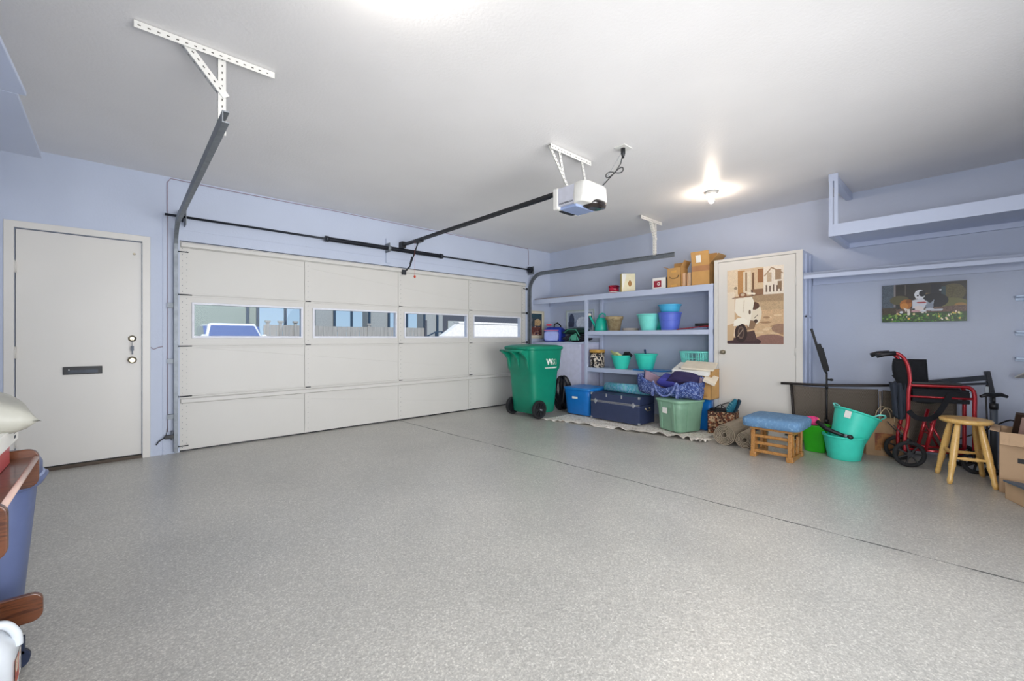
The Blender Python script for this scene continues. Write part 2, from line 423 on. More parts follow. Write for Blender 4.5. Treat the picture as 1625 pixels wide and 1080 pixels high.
for a, b in wins:
    f = MB()
    x0, x1, y0, y1 = a-.018, b+.018, 1.148, 1.517
    f.prism([(x0, y0), (x1, y0), (x1, y1), (x0, y1)], -.012, 0, 'y') if 0 else None
    for (p0, p1, q0, q1) in ((x0, x1, y0, y0+.021), (x0, x1, y1-.021, y1), (x0, x0+.021, y0+.021, y1-.021), (x1-.021, x1, y0+.021, y1-.021)):
        f.box(p0, p1, -.014, .05, q0, q1)
    fr = f.build('window_frame', m_wframe, gd, bevel=.003)
    mg, ntg, bb = newmat('window_glass') if 'window_glass' not in MC else (MC['window_glass'], None, None)
    if bb is not None:
        ntg.nodes.remove(bb)
        g1 = ntg.nodes.new('ShaderNodeBsdfTransparent'); g2 = ntg.nodes.new('ShaderNodeBsdfGlossy'); g2.inputs['Roughness'].default_value = .02
        mxx = ntg.nodes.new('ShaderNodeMixShader'); mxx.inputs[0].default_value = .012
        g1.inputs[0].default_value = (.97, .98, 1, 1)
        ntg.links.new(g1.outputs[0], mxx.inputs[1]); ntg.links.new(g2.outputs[0], mxx.inputs[2])
        ntg.links.new(mxx.outputs[0], ntg.nodes['Material Output'].inputs[0]); MC['window_glass'] = mg
    MB().add([(a, .024, 1.165), (b, .024, 1.165), (b, .024, 1.50), (a, .024, 1.50)], [(0, 1, 2, 3)]).build('pane', mg, fr)
# stiffening struts, bottom seal, hinges, rollers
def strut(z, name='strut'):
    return MB().prism([(-.006, z-.028), (-.012, z-.028), (-.03, z-.018), (-.045, z-.018), (-.045, z+.018), (-.03, z+.018), (-.012, z+.028), (-.006, z+.028)], GL+.01, -GL-.01, 'x').build(name, m_gd, gd)
strut(.515); strut(2.09)
MB().box(GL, -GL, .0, .04, 0.0, .014).build('bottom_seal', m_black, gd)
for z in zs[1:4]: MB().box(GL+.001, -GL-.001, .004, .04, z-.008, z+.008).build('added_joint_backing', m_gd, gd)  # backing added behind the joints to stop outside light leaking through
h0 = None
for zi, z in enumerate((.559, 1.068, 1.588)):
    for i, x in enumerate(divs):
        xx = GL+.05 if i == 0 else (-GL-.05 if i == 4 else x)
        wd = .05 if i in (0, 4) else .028
        h = MB().box(xx-wd, xx+wd, -.018, -.010, z+.008, z+.022).box(xx-wd, xx+wd, -.018, -.010, z-.022, z-.008).mat(1).cyl((xx-wd, -.02, z), (xx+wd, -.02, z), .0045, 8).build('hinge', [m_gd, m_dsteel], gd)
for sgn in (-1, 1):
    for z in (.06, .559, 1.068, 1.588, 2.02):
        x = sgn*(-GL)
        MB().cyl((x-sgn*.07, -.03, z), (x+sgn*.028, -.03, z), .005, 8).cyl((x+sgn*.012, -.03, z), (x+sgn*.024, -.03, z), .02, 14).build('roller', m_dsteel, gd)
MB().box(-.03+.03, .03+.03, -.06, -.045, 2.03, 2.10).build('arm_bracket', m_dsteel, gd)

# ================================================================== TRACKS, SHAFT, OPENER
def track(sgn, x, yend, label):
    t = thing('door_track', label, 'garage door track', (x, YF-.05, 0))
    # C-channel section swept: vertical, quarter bend, horizontal
    path = [(0, 0, .02)]
    zt, rad = 1.98, .29
    path += [(0, 0, zt)]
    for i in range(1, 9):
        a = PI/2*i/8; path.append((0, -rad*(1-math.cos(a)), zt+rad*math.sin(a)))
    hz = zt+rad
    path.append((0, -(YF-.05-yend), hz-.02))
    sec = [(-.028, -.012), (-.022, .012), (.022, .012), (.028, -.012)]   # (across, outward)
    vs = []; fs = []
    def ring(i, k):
        a = Vector(path[max(0, i-1)]); b = Vector(path[min(len(path)-1, i+1)]); dd = (b-a).normalized()
        n = Vector((1, 0, 0)).cross(dd).normalized()
        return [Vector(path[i])+n*s[0]+Vector((sgn*s[1], 0, 0)) for s in k]
    def sweep(i0, i1, name, mm):
        vs = []; fs = []
        prof = [(-.03, -.016), (-.024, -.016), (-.024, .010), (.024, .010), (.024, -.016), (.03, -.016), (.03, .014), (-.03, .014)]
        for i in range(i0, i1+1): vs += ring(i, prof)
        n = len(prof)
        for i in range(i1-i0):
            for k in range(n):
                l = (k+1) % n; fs.append((i*n+k, i*n+l, (i+1)*n+l, (i+1)*n+k))
        fs.append(tuple(reversed(range(n)))); fs.append(tuple((i1-i0)*n+k for k in range(n)))
        return MB().add(vs, fs).build(name, mm, t)
    sweep(0, 1, 'vertical_rail', m_steel); sweep(1, 9, 'curved_rail', m_steel); sweep(9, 10, 'horizontal_rail', m_steel)
    MB().box(-.012 if sgn > 0 else -.004, .004 if sgn > 0 else .012, .02, .048, .03, 1.95).build('jamb_angle', m_steel, t)
    for z in (.35, .9, 1.45):
        MB().box(sgn*.014 if sgn > 0 else -.065, .065 if sgn > 0 else -.014, .0, .049, z, z+.045).build('track_bracket', m_steel, t)
    return t
track(-1, .365, 2.50, 'galvanised door track bending up from the left jamb and ending open beneath the ceiling')
track(1, 5.325, 2.65, 'galvanised door track behind the green wheeled bin, bending towards the shelves')

def perf(mb, p, q, w, up):
    """perforated slotted angle: two flanges and a row of dark slots"""
    p = Vector(p); q = Vector(q); d = (q-p).normalized(); u = Vector(up); s = d.cross(u).normalized()
    mb.mat(0).bar(p, q, w, .0025, u); mb.bar(p+s*w/2+u*w/2*-1, q+s*w/2-u*w/2, .0025, w, u)
    n = int((q-p).length/.038)
    mb.mat(1)
    for i in range(n):
        c = p+d*(.02+i*.038)
        mb.bar(c-d*.006, c+d*.006, .006, .0036, u)
        e = c+s*w/2-u*w*.55; mb.bar(e-d*.006, e+d*.006, .0036, .006, u)
    mb.mat(0)
m_hole = M('slot_shadow', '#55524c', .8)
h = thing('track_hanger', 'white slotted-angle hanger holding the left door track under the ceiling', 'bracket', (.40, 2.85, ZC))
mb = MB(); perf(mb, (-.37, 0, -.004), (.26, 0, -.004), .036, (0, 0, 1)); mb.build('ceiling_angle', [m_wsteel, m_hole], h)
mb = MB(); perf(mb, (0, 0, -.01), (0, 0, -.455), .036, (0, -1, 0)); mb.build('vertical_strap', [m_wsteel, m_hole], h)
mb = MB(); perf(mb, (-.17, -.008, -.01), (.02, -.008, -.24), .036, (0, -1, 0)); mb.build('diagonal_brace', [m_wsteel, m_hole], h)
h2 = thing('track_hanger', 'white ceiling hanger above the cardboard boxes, holding the right door track', 'bracket', (5.345, 2.92, ZC))
mb = MB(); perf(mb, (-.42, 0, -.006), (.12, 0, -.006), .045, (0, 0, 1)); mb.build('ceiling_angle', [m_wsteel, m_hole], h2)
mb = MB(); perf(mb, (0, 0, -.01), (0, 0, -.48), .036, (0, -1, 0)); mb.build('vertical_strap', [m_wsteel, m_hole], h2)
mb = MB(); perf(mb, (-.13, -.01, -.01), (0, -.01, -.26), .036, (0, -1, 0)); mb.build('diagonal_brace', [m_wsteel, m_hole], h2)

# torsion shaft
ts = thing('torsion_shaft', 'dark steel torsion shaft with a black coil spring above the garage door', 'torsion spring', (2.6, YF-.10, 2.352))
MB().cyl((-2.32, 0, 0), (2.76, 0, 0), .0125, 14).build('shaft', m_dsteel, ts)
for a, b in ((-.80, -.02), (.03, .83)):
    pr_ = []
    n = int((b-a)/.018)
    mb = MB().at((a, 0, 0), (0, 90, 0))
    secs = []
    for i in range(n*2+1):
        secs.append((i*(b-a)/(n*2), .029 if i % 2 else .0265, .029 if i % 2 else .0265))
    mb.loft(secs, 2, 18)
    sp = mb.build('spring', M('black_spring_steel', '#20232c', .45, .5), ts)
    e = a if a < -.1 else b
    mb = MB()
    for cx in (e, ): mb.cyl((cx-.02, 0, 0), (cx+.02, 0, 0), .036, 18)
    mb.build('winding_cone', m_dsteel, sp)
MB().box(0, .01, -.03, .095, -.05, .07).cyl((-.015, 0, 0), (.025, 0, 0), .04, 18).build('centre_bearing', m_steel, ts)
for x in (-2.2, 2.68):
    MB().cyl((x-.02, 0, 0), (x-.012, 0, 0), .055, 22).cyl((x-.012, 0, 0), (x+.012, 0, 0), .045, 22).cyl((x+.012, 0, 0), (x+.02, 0, 0), .055, 22).build('cable_drum', m_dsteel, ts)
for x in (-2.16, 2.72):
    MB().box(x-.003, x+.003, -.055, .098, -.08, .06).build('end_bearing_plate', m_steel, ts)

# opener
op = thing('garage_door_opener', 'white overhead garage door opener motor hanging from the ceiling', 'garage door opener', (2.83, 2.27, 2.235))
MB().box(-.15, .15, -.10, .09, .02, .17).build('housing', M('opener_grey', '#b9bbc6', .4), op, bevel=.004)
mb = MB(); mb.prism([(-.155, .0), (-.155, .18), (.155, .18), (.155, .0)], .08, .14, 'y')
mb.build('end_cap', m_wsteel, op, bevel=.012)
mb = MB().at((0, -.14, .09), (0, 0, 0)); mb.loft([(-.075, .15, .055, 0, .02), (-.03, .16, .075), (.075, .155, .07), (.09, .14, .06)], 5, 32)
mb.build('end_cap', m_wsteel, op)
mb = MB().at((.06, -.135, -.0), (0, 0, 0)).loft([(-.006, .06, .035), (.004, .10, .072), (.035, .103, .083), (.05, .09, .078)], 3, 24)
mb.build('light_lens', M('smoked_lens', '#2b2523', .15, 0, .5, 40, coat=.6), op)
mb = MB().at((0, .11, -.0)).loft([(-.004, .08, .02), (.006, .12, .035), (.03, .13, .04)], 3, 24); mb.build('light_lens', m_black, op)
MB().box(-.12, .12, -.085, .085, -.004, .022).build('belly_panel', M('opener_belly', '#8f9fc4', .35), op, bevel=.004)
mb = MB().at((-.1515, -.005, .035), (90, 0, -90)).text('CHAMBERLAIN', .022, .0004); mb.build('maker_lettering', m_dsteel, op)
for p, q in (((-.15, -.02, .17), (-.26, .075, .50)), ((-.15, .0, .17), (-.15, .07, .50)), ((.15, .0, .17), (.15, .07, .50))):
    mb = MB(); perf(mb, p, q, .026, (0, -1, 0)); mb.build('hanging_strap', [m_wsteel, m_hole], op)
mb = MB(); perf(mb, (-.27, .075, .508), (.27, .075, .508), .04, (0, 0, 1)); mb.build('ceiling_bar', [m_wsteel, m_hole], op)
MB().box(-.02, .02, .13, 3.03, .185, .215).build('drive_rail', m_black, op)
MB().tube([(0, .14, .20+.02), (0, .09, .175)], .01).build('sprocket', m_black, op)
MB().box(-.008, .0, .3, 2.9, .172, .178).build('drive_chain', m_dsteel, op)
MB().box(-.03, .03, 2.55, 2.72, .165, .19).bar((0, 2.64, .17), (.0, 2.86, -.12), .02, .008, (1, 0, 0)).bar((0, 2.86, -.12), (.0, 2.98, -.17), .022, .01, (1, 0, 0)).bar((-.0, 2.85, -.10), (.0, 2.80, .0), .03, .012, (1, 0, 0)).build('door_arm', m_black, op)
MB().box(-.03, .03, 3.02, 3.115, .16, .24).build('header_bracket', m_black, op)
rc = MB().tube([(-.06, 2.62, .165), (-.062, 2.62, -.28)], .0018, 6).build('release_cord', M('cord_red', '#c8503a', .8), op)
MB().ball((-.062, 2.62, -.29), (.015, .015, .02), 10, 6).build('pull_knob', MC['cord_red'], rc)
mb = MB()
for sy, sz, c in ((0, 0, 0),):
    pass
pc = [(2.97, 2.17, 2.40), (3.02, 2.11, 2.48), (3.06, 2.04, 2.56), (3.075, 2.0, 2.62), (3.08, 1.98, 2.70), (3.08, 1.98, 2.735)]
coil = []
for i in range(26):
    t = i/25*2*PI*1.5
    coil.append((3.06+.0*math.cos(t)+.055*math.sin(t), 2.05-.05*math.sin(t), 2.555+.022*math.sin(2*t)+.03*math.sin(t)))
cd = thing('power_cord', 'black power cord looped between the opener and a ceiling outlet', 'cord', (3.02, 2.05, 2.38))
def rel(pts, o): return [tuple(Vector(p)-Vector(o)) for p in pts]
MB().tube(rel(pc, cd.location), .0045, 8).build('cable', m_black, cd)
MB().tube(rel(coil, cd.location), .0045, 8).build('bundled_loop', m_black, cd)
MB().tube(rel([(3.08, 1.98, 2.66), (3.08, 1.98, 2.70), (3.08, 1.98, 2.742)], cd.location), [.007, .018, .018], 12).build('plug', m_black, cd)
MB().box(3.02, 3.14, 1.93, 2.03, 2.742, 2.75).build('ceiling_outlet', m_wsteel, bevel=.002, label='white outlet plate on the ceiling with the opener plugged in', cat='outlet')
pts = []
for i in range(60):
    t = i/59; pts.append((2.98+.1*t+.003*math.cos(i*2.2), 2.15-.18*t+.003*math.sin(i*2.2), 2.41+.33*t))
MB().tube(pts, .0016, 5).build('safety_chain', m_steel, label='thin chain running from the opener up to the ceiling', cat='chain')

# thin wiring along the wall
MB().tube([(.305, YF-.006, .22), (.303, YF-.006, 1.6), (.303, YF-.006, 2.69), (.33, YF-.006, 2.735), (.9, YF-.006, 2.728), (1.9, YF-.006, 2.735), (3.2, YF-.006, 2.73), (5.32, YF-.006, 2.742), (5.335, YF-.006, 2.70), (5.335, YF-.006, 2.45)], .005, 6).build('wall_wire', M('mauve_wire', '#9c8f9c', .6), label='thin wire running up beside the garage door and along the ceiling line', cat='wire')
MB().tube([(.18, YF-.005, 1.06), (.2, YF-.005, 1.04), (.24, YF-.005, 1.06), (.302, YF-.005, 1.075)], .004, 6).build('wall_wire', MC['mauve_wire'], label='short slack wire from the entry door frame to the wall wire', cat='wire')
ps = thing('safety_sensor', 'small black safety sensor low on the left garage door jamb', 'sensor', (.31, YF-.05, .16))
MB().box(-.03, .045, -.02, .015, 0, .035).build('sensor_body', m_black, ps, bevel=.003)
MB().box(.02, .034, -.01, .05, -.02, .07).build('bracket', m_dsteel, ps)
MB().tube([(-.03, 0, .015), (-.075, .01, -.02), (-.09, .02, -.05)], .006, 6).tube([(-.02, .02, .02), (-.012, .035, .06), (-.008, .044, .12)], .003, 6).build('sensor_lead', m_black, ps)

# bulbs
def bulb(x, y, label, col, k):
    m_bulb = bpy.data.materials.new('lit_bulb'); m_bulb.use_nodes = True
    b_ = m_bulb.node_tree.nodes['Principled BSDF']; b_.inputs['Emission Color'].default_value = (*col, 1); b_.inputs['Emission Strength'].default_value = BULB*k
    t = thing('ceiling_lamp', label, 'lamp', (x, y, ZC))
    MB().loft([(-.034, .058, .058), (-.03, .062, .062), (0, .064, .064)], 2, 28).build('lamp_holder', m_wsteel, t)
    MB().loft([(-.125, .004, .004), (-.12, .016, .016), (-.108, .025, .025), (-.09, .028, .028), (-.07, .024, .024), (-.045, .015, .015), (-.03, .014, .014)], 2, 24).build('light_bulb', m_bulb, t)
bulb(4.73, 1.93, 'bare lit bulb on the ceiling near the overhead storage shelf', (1, .83, .66), 1.0)
bulb(.80, 1.60, 'bare lit bulb on the ceiling out of frame above the left door track', (1, .95, .88), 1.0)
# ================================================================== SHELVES, CLOSET
# closet
cl = thing('closet_cabinet', 'tall white closet cabinet with a panel door built out from the shelf wall', 'cabinet', (5.476, 1.72, 0))
cy0, cy1, cz = 1.2545-1.72, 2.194-1.72, 2.118
cd_ = XR-5.476
MB().box(.0, cd_, cy0, cy0+.02, 0, cz-.02).box(0, cd_, cy1-.02, cy1, 0, cz-.02).build('side_panel', m_blue2, cl)
MB().box(0, cd_, cy0, cy1, cz-.02, cz).build('top_panel', m_blue2, cl)
dz = 2.085
y0, y1 = cy0+.065, cy1-.05
MB().prism([(cy0-.002, 0), (y0-.004, 0), (y0-.004, dz+.004), (y1+.004, dz+.004), (y1+.004, 0), (cy1, 0), (cy1, cz+.003), (cy0-.002, cz+.003)], -.014, .004, 'x').build('face_frame', m_white, cl, bevel=.002)
dr = MB().box(-.01, .012, y0, y1, .02, dz).build('door', m_white, cl, bevel=.002)
MB().at((-.012, 2.083-1.72, .975), (0, -90, 0)).loft([(0, .028, .028), (.008, .026, .026), (.014, .011, .011), (.03, .011, .011), (.038, .022, .022), (.055, .024, .024), (.062, .016, .016)], 2, 22).build('door_knob', m_brass, dr)
for z in (1.78, 1.0, .3): MB().cyl((-.016, y0-.002, z-.045), (-.016, y0-.002, z+.045), .006, 8).build('hinge', m_white, dr)
MB().box(.1, .12, cy0-.012, cy0, 0, cz-.03).box(0.28, .30, cy0-.012, cy0, 0, cz-.03).box(.1, .3, cy0-.012, cy0, 1.38, 1.40).build('side_batten', m_blue2, cl)

# big shelf unit
SX = 5.45
su = thing('shelf_unit', 'pale blue built-in wooden shelving along the far right wall, left of the closet', 'shelves', (SX, 3.2, 0))
o3 = 3.2; dpt = XR-SX
for ya, yb, z, th in ((2.205, 5.385, 1.835, .085), (2.205, 4.215, 1.255, .062), (2.205, 4.215, .678, .066)):
    MB().box(0, .02, ya-o3, yb-o3, z-th, z).box(.02, dpt-.002, ya-o3, yb-o3, z-.022, z).build('shelf_board', m_blue2, su, bevel=.003)
for y in (4.165, 2.205):
    MB().box(-.006, .034, y-o3, y-o3+.05, 0, 1.75).build('front_post', m_blue2, su, bevel=.003)
    MB().box(dpt-.055, dpt-.012, y-o3, y-o3+.05, 0, 1.80).build('rear_post', m_blue2, su, bevel=.003)
    for z in (1.19, .61): MB().box(.034, dpt-.055, y-o3+.005, y-o3+.045, z-.04, z).build('cross_rail', m_blue2, su)
MB().box(dpt-.02, dpt-.003, 2.22-o3, 5.37-o3, 1.73, 1.80).build('wall_cleat', m_blue2, su)

cb = thing('base_cabinet', 'waist-high pale cabinet tucked in the corner behind the green wheeled bin', 'cabinet', (SX, 4.8, 0))
MB().box(0, dpt-.002, 4.245-4.8, 5.385-4.8, 0, 1.055).build('body', M('pale_lilac_panel', '#cfd2e8', .45), cb)
MB().box(-.012, dpt-.002, 4.235-4.8, 5.385-4.8, 1.055, 1.08).build('countertop', m_blue2, cb, bevel=.002)
MB().box(-.015, 0, 4.29-4.8, 5.36-4.8, .05, 1.03).build('door', MC['pale_lilac_panel'], cb, bevel=.002)
MB().box(-.01, .01, 4.22-4.8, 4.275-4.8, 0, 1.055).build('stile', M('mauve_trim', '#b3adc6', .5), cb)

# overhead storage shelf on the right
ov = thing('overhead_shelf', 'pale blue overhead storage shelf hung from the ceiling on the right wall', 'shelf', (5.07, .95, 2.14))
MB().box(0, .02, -2.5, 0, 0, .115).build('front_board', m_blue2, ov, bevel=.002)
MB().box(.02, .838, -2.5, 0, .05, .068).build('deck', m_blue2, ov)
MB().prism([(0.02, 0), (.838, -.0), (.838, .05), (.02, .05)], -.04, 0, 'y').build('end_joist', m_blue2, ov)
MB().box(.8, .838, -2.5, -.04, .0, .05).build('wall_ledger', m_blue2, ov)
for x, y in ((.0, -.035), (0.0, -.075)):
    MB().box(x-.001, x+.018, y, y+.03, .0, .607).build('hanging_post', m_blue2, ov)
MB().box(-.0, .838, -.06, .0, .535, .608).build('ceiling_beam', m_blue2, ov, bevel=.003)
MB().box(.0, .018, -2.3, -2.26, .0, .607).build('hanging_post', m_blue2, ov)

# long low shelf
ls = thing('wall_shelf', 'long pale blue shelf running right from the closet below the overhead shelf', 'shelf', (5.48, 1.25, 1.80))
MB().prism([(-.004, -.002), (XR-5.48-.002, -.002), (XR-5.48-.002, -2.8), (.17, -2.8)], .035, .06, 'z').build('board', m_blue2, ls)
MB().prism([(-.004, -.002), (.016, -.002), (.19, -2.8), (.17, -2.8)], -.005, .062, 'z').build('front_edge', m_blue2, ls, bevel=.002)
MB().box(XR-5.48-.025, XR-5.48-.002, -2.8, -.002, -.04, .035).build('wall_cleat', m_blue2, ls)

# small shelves at the right edge
for z, lb in ((1.525, 'topmost of the three thin pale shelves at the right edge of the view'), (1.212, 'middle of the three thin pale shelves at the right edge of the view'), (.98, 'lowest of the three thin pale shelves at the right edge of the view')):
    MB().box(5.76, XR-.001, -1.2, -.262, z-.014, z).box(5.895, XR-.001, -1.2, -.262, z-.04, z-.014).build('narrow_shelf', M('pale_shelf_paint', '#c4d6ee', .4), bevel=.002, label=lb, cat='shelf', group='narrow shelves at the right edge')
MB().at((5.6, -.32, .83), (0, 12, 10)).box(-.12, .12, -.15, .05, 0, .012).build('paper_folder', m_paperw, label='cream paper sheet sticking out at the right edge above the cardboard carton', cat='paper')

# overhead shelf at upper left
lo = thing('overhead_shelf', 'pale blue overhead storage shelf at the upper left beside the entry door wall', 'shelf', (XL, 3.0, 2.22))
MB().prism([(.001, -1.4), (.425, -1.4), (.447, -.18), (.001, -.18)], 0, .02, 'z').build('near_board', m_blue2, lo, bevel=.002)
MB().prism([(.001, -.178), (.42, -.178), (.402, .74), (.001, .74)], .0, .02, 'z').build('far_board', m_blue2, lo, bevel=.002)
MB().box(.001, .04, -1.4, .70, .02, .09).build('wall_ledger', m_blue2, lo)
MB().box(.04, .36, .66, .70, .02, .07).build('cross_joist', m_blue2, lo)

# ================================================================== PICTURES
# scooter poster on the closet door  (Y 2.037..1.433, Z 1.079..1.977)
po = thing('scooter_poster', 'sepia poster of a pale scooter on a cobbled street, taped to the closet door', 'poster', (5.4635, 1.735, 1.079))
A = Art(200, 300, '#d9c0a0')
A.rect(0, 0, .22, .8, '#e0cbae').rect(.2, .02, .33, .34, '#b98a58').rect(.3, .04, .44, .34, '#e2d2b8').rect(.34, .05, .37, .3, '#8d6c4a')
A.rect(.44, 0, .66, .36, '#d6bb98').rect(.46, .06, .5, .3, '#7a5b43').rect(.56, .02, .66, .2, '#9a6c48').rect(.66, 0, 1, .36, '#e8dccb')
A.line(.68, .12, .80, .02, .012, '#a58a6e').line(.8, .02, .98, .1, .012, '#a58a6e')
for i in range(5): A.rect(.70+i*.06, .24+.01*(i % 2), .725+i*.06, .33, '#6f5a4a')
A.rect(.72, .08, .8, .2, '#bfa88c').rect(.86, .05, .96, .18, '#9f8468').rect(.9, .2, .97, .3, '#8d7258')
A.rect(.44, .28, .66, .36, '#8d6a50')
A.poly([(0, .36), (1, .36), (1, 1), (0, 1)], '#cfae88')
A.rect(0, .3, .14, .9, '#e6d6bf')
A.poly([(.35, .36), (1, .36), (1, .45), (.4, .45)], '#a98f70'); A.poly([(.45, .45), (1, .45), (1, .56), (.5, .56)], '#bfa380')
A.noise(.3, .36, 1, .6, .18, 2); A.noise(0, 0, 1, .36, .10, 2)
for i in range(16):
    A.ell(.55+A.rng.rand()*.45, .56+A.rng.rand()*.4, .05+.05*A.rng.rand(), .014, ['#d8bd98', '#b8946e', '#e0c7a2', '#a58263'][i % 4])
A.ell(.94, .8, .14, .06, '#9c7c66').ell(.78, .95, .27, .075, '#8f6c60').ell(.3, .97, .32, .06, '#4a3638').poly([(.25, .86), (.5, .82), (.55, .95), (.2, .97)], '#55403c')
A.noise(.3, .55, 1, 1, .10, 3)
A.poly([(.0, .75), (.14, .72), (.12, .95), (0, .96)], '#c9ab86')
# scooter: rear body, seat, leg shield, fender, wheel, handlebars, lamp
A.ell(.52, .60, .11, .14, '#e5d9c2').ell(.50, .50, .09, .05, '#5e4236').poly([(.38, .68), (.54, .70), (.5, .8), (.36, .82)], '#8e7157')
A.poly([(.16, .39), (.46, .38), (.5, .45), (.44, .66), (.40, .78), (.3, .66), (.2, .62), (.14, .56)], '#efe6d4')
A.line(.32, .42, .30, .58, .006, '#cfc0a5').ell(.42, .58, .02, .03, '#6c5646')
A.ell(.26, .855, .115, .125, '#3a2c2a').ell(.26, .85, .06, .085, '#6e5a4e').ell(.26, .85, .04, .06, '#433331').line(.2, .9, .3, .8, .006, '#b9a58e')
A.poly([(.12, .76), (.13, .69), (.2, .655), (.3, .65), (.38, .69), (.36, .75), (.28, .73), (.2, .76)], '#f3ecdc')
A.line(.10, .385, .62, .355, .008, '#7d5c48').ell(.29, .35, .075, .035, '#8a5d42').ell(.29, .345, .04, .02, '#c9b49a').line(.46, .30, .48, .36, .012, '#4b382f').ell(.16, .25, .03, .02, '#9d8a73')
A.line(.4, .33, .5, .34, .02, '#efe4cf').ell(.53, .70, .03, .025, '#4e3b33').line(.5, .66, .56, .62, .007, '#5b463b')
MB().box(0, .0012, -.302, .302, 0, .898).build('sheet', m_paperw, po)
A.build('print', (-.0006, .302, .898), (0, -.604, 0), (0, 0, -.898), po, .38)

# dog painting on canvas (Y .641..0.033, Z 1.313..1.70)
dp = thing('dog_painting', 'unframed canvas painting of dogs and a kitten resting in a garden, on the right wall', 'painting', (XR-.022, .337, 1.314))
MB().box(0, .021, -.304, .304, 0, .386).build('canvas', M('canvas_edge', '#2f3130', .7), dp)
A = Art(260, 166, '#3a3a36')
A.rect(0, 0, 1, .55, '#33302c').rect(0, 0, .15, .62, '#55616b').noise(0, 0, .15, .6, .4, 2).rect(.15, 0, .175, .6, '#8d8786').rect(.29, .02, .30, .3, '#6b655c')
A.ell(.85, .28, .14, .22, '#5b5434').noise(.7, .1, 1, .55, .3, 3).rect(.6, .05, .72, .35, '#23242c').rect(.72, .12, .77, .4, '#31474c')
A.ell(.8, .55, .22, .14, '#6c6a3c').ell(.22, .42, .12, .12, '#5f5b3e').ell(.93, .62, .07, .08, '#a07a3e').poly([(.5, .25), (.72, .3), (.75, .38), (.55, .36)], '#7c6a48')
A.ell(.63, .46, .17, .19, '#14161c')
A.poly([(.15, .66), (1, .60), (1, .78), (.15, .8)], '#6b5548').noise(.15, .6, 1, .8, .3, 2)
A.rect(0, .76, 1, 1, '#38522c').rect(0, .62, .18, .8, '#4a4030').noise(0, .62, 1, 1, .45, 2)
A.spots(0, .8, 1, 1, 160, .012, ['#3f7a30', '#6a9a3c', '#2f5a2c', '#8fae52', '#4c6b3a'])
A.spots(.05, .74, .95, .95, 26, .012, ['#f3e9a8', '#f5f1e4', '#e8c25a', '#f2d9c8'])
A.ell(.47, .29, .065, .12, '#e8eaee').ell(.50, .27, .04, .08, '#15171d').ell(.45, .36, .035, .04, '#e6e6ea').ell(.445, .32, .013, .02, '#222')
A.poly([(.38, .44), (.5, .38), (.56, .5), (.5, .74), (.38, .74)], '#d9dbe2').ell(.45, .66, .06, .08, '#e8dcd8').ell(.42, .72, .05, .03, '#d0a7a8').ell(.49, .5, .06, .02, '#a8302c').ell(.395, .67, .02, .02, '#1b1c22')
A.ell(.3, .54, .075, .13, '#b8702c').ell(.28, .58, .05, .08, '#d08a3c').ell(.34, .46, .04, .05, '#8d5524').poly([(.315, .66), (.35, .66), (.355, .82), (.32, .82)], '#efe6da').ell(.245, .74, .022, .03, '#eceef0').poly([(.27, .62), (.3, .74), (.32, .66)], '#e9ddd0')
A.ell(.585, .60, .045, .09, '#8a93a2').poly([(.545, .44), (.56, .56), (.58, .52)], '#9aa3b0').poly([(.64, .43), (.6, .52), (.63, .56)], '#9aa3b0').ell(.585, .68, .05, .035, '#c9ced6').poly([(.6, .68), (.74, .68), (.73, .73), (.6, .73)], '#c4c8d0').ell(.52, .72, .03, .025, '#dfe2e6')
A.ell(.71, .2, .015, .02, '#d8dae0')
A.build('painted_face', (-.0006, .304, .386), (0, -.608, 0), (0, 0, -.386), dp, .35)

def framed(name, label, org, ux, uz, art, fr_m, mat_m, fw=.02, mw=.045, th=.02, nrm=(0, -1, 0)):
    """org top-left on wall; ux unit right, size (w,h)"""
    w_, h_ = uz; ux = Vector(ux); n = Vector(nrm); t = thing(name, label, 'picture', Vector(org)+Vector((0, 0, -h_)))
    def rect_bar(a0, a1, b0, b1, d0, d1):
        mbx = []
        for dd in (d0, d1):
            for a, b in ((a0, b0), (a1, b0), (a1, b1), (a0, b1)): mbx.append(ux*a+Vector((0, 0, b))+n*dd)
        return mbx, [(0, 1, 2, 3), (7, 6, 5, 4), (0, 4, 5, 1), (1, 5, 6, 2), (2, 6, 7, 3), (3, 7, 4, 0)]
    mb = MB()
    for q in ((0, w_, 0, fw), (0, w_, h_-fw, h_), (0, fw, fw, h_-fw), (w_-fw, w_, fw, h_-fw)): mb.add(*rect_bar(*q, .0, th))
    mb.build('frame', fr_m, t, bevel=.002)
    mb = MB(); mb.add(*rect_bar(fw, w_-fw, fw, h_-fw, 0, th*.4)); mb.build('mount', mat_m, t)
    i = fw+mw
    art.build('print', tuple(ux*i+Vector((0, 0, h_-i))+n*(th*.4+.001)), tuple(ux*(w_-2*i)), (0, 0, -(h_-2*i)), t, .2)
    return t
A = Art(80, 128, '#39424a'); A.rect(0, .0, 1, .22, '#2c4650').ell(.6, .4, .3, .16, '#c9b183').rect(.3, .3, .85, .55, '#b99a6e').noise(0, 0, 1, 1, .25, 3).rect(0, .6, 1, 1, '#6a4038').noise(0, .55, 1, 1, .4, 2).spots(.1, .5, .9, 1, 30, .05, ['#8d5c4c', '#3b3a4a', '#c0a090', '#553030'])
framed('framed_picture', 'small framed portrait picture on the garage door wall beside the track', (5.36, YF-.001, 1.64), (1, 0, 0), (.37, .50), A, M('cream_frame', '#cfc6ad', .5), M('cream_mount', '#d8d2bd', .6), .022, .03)
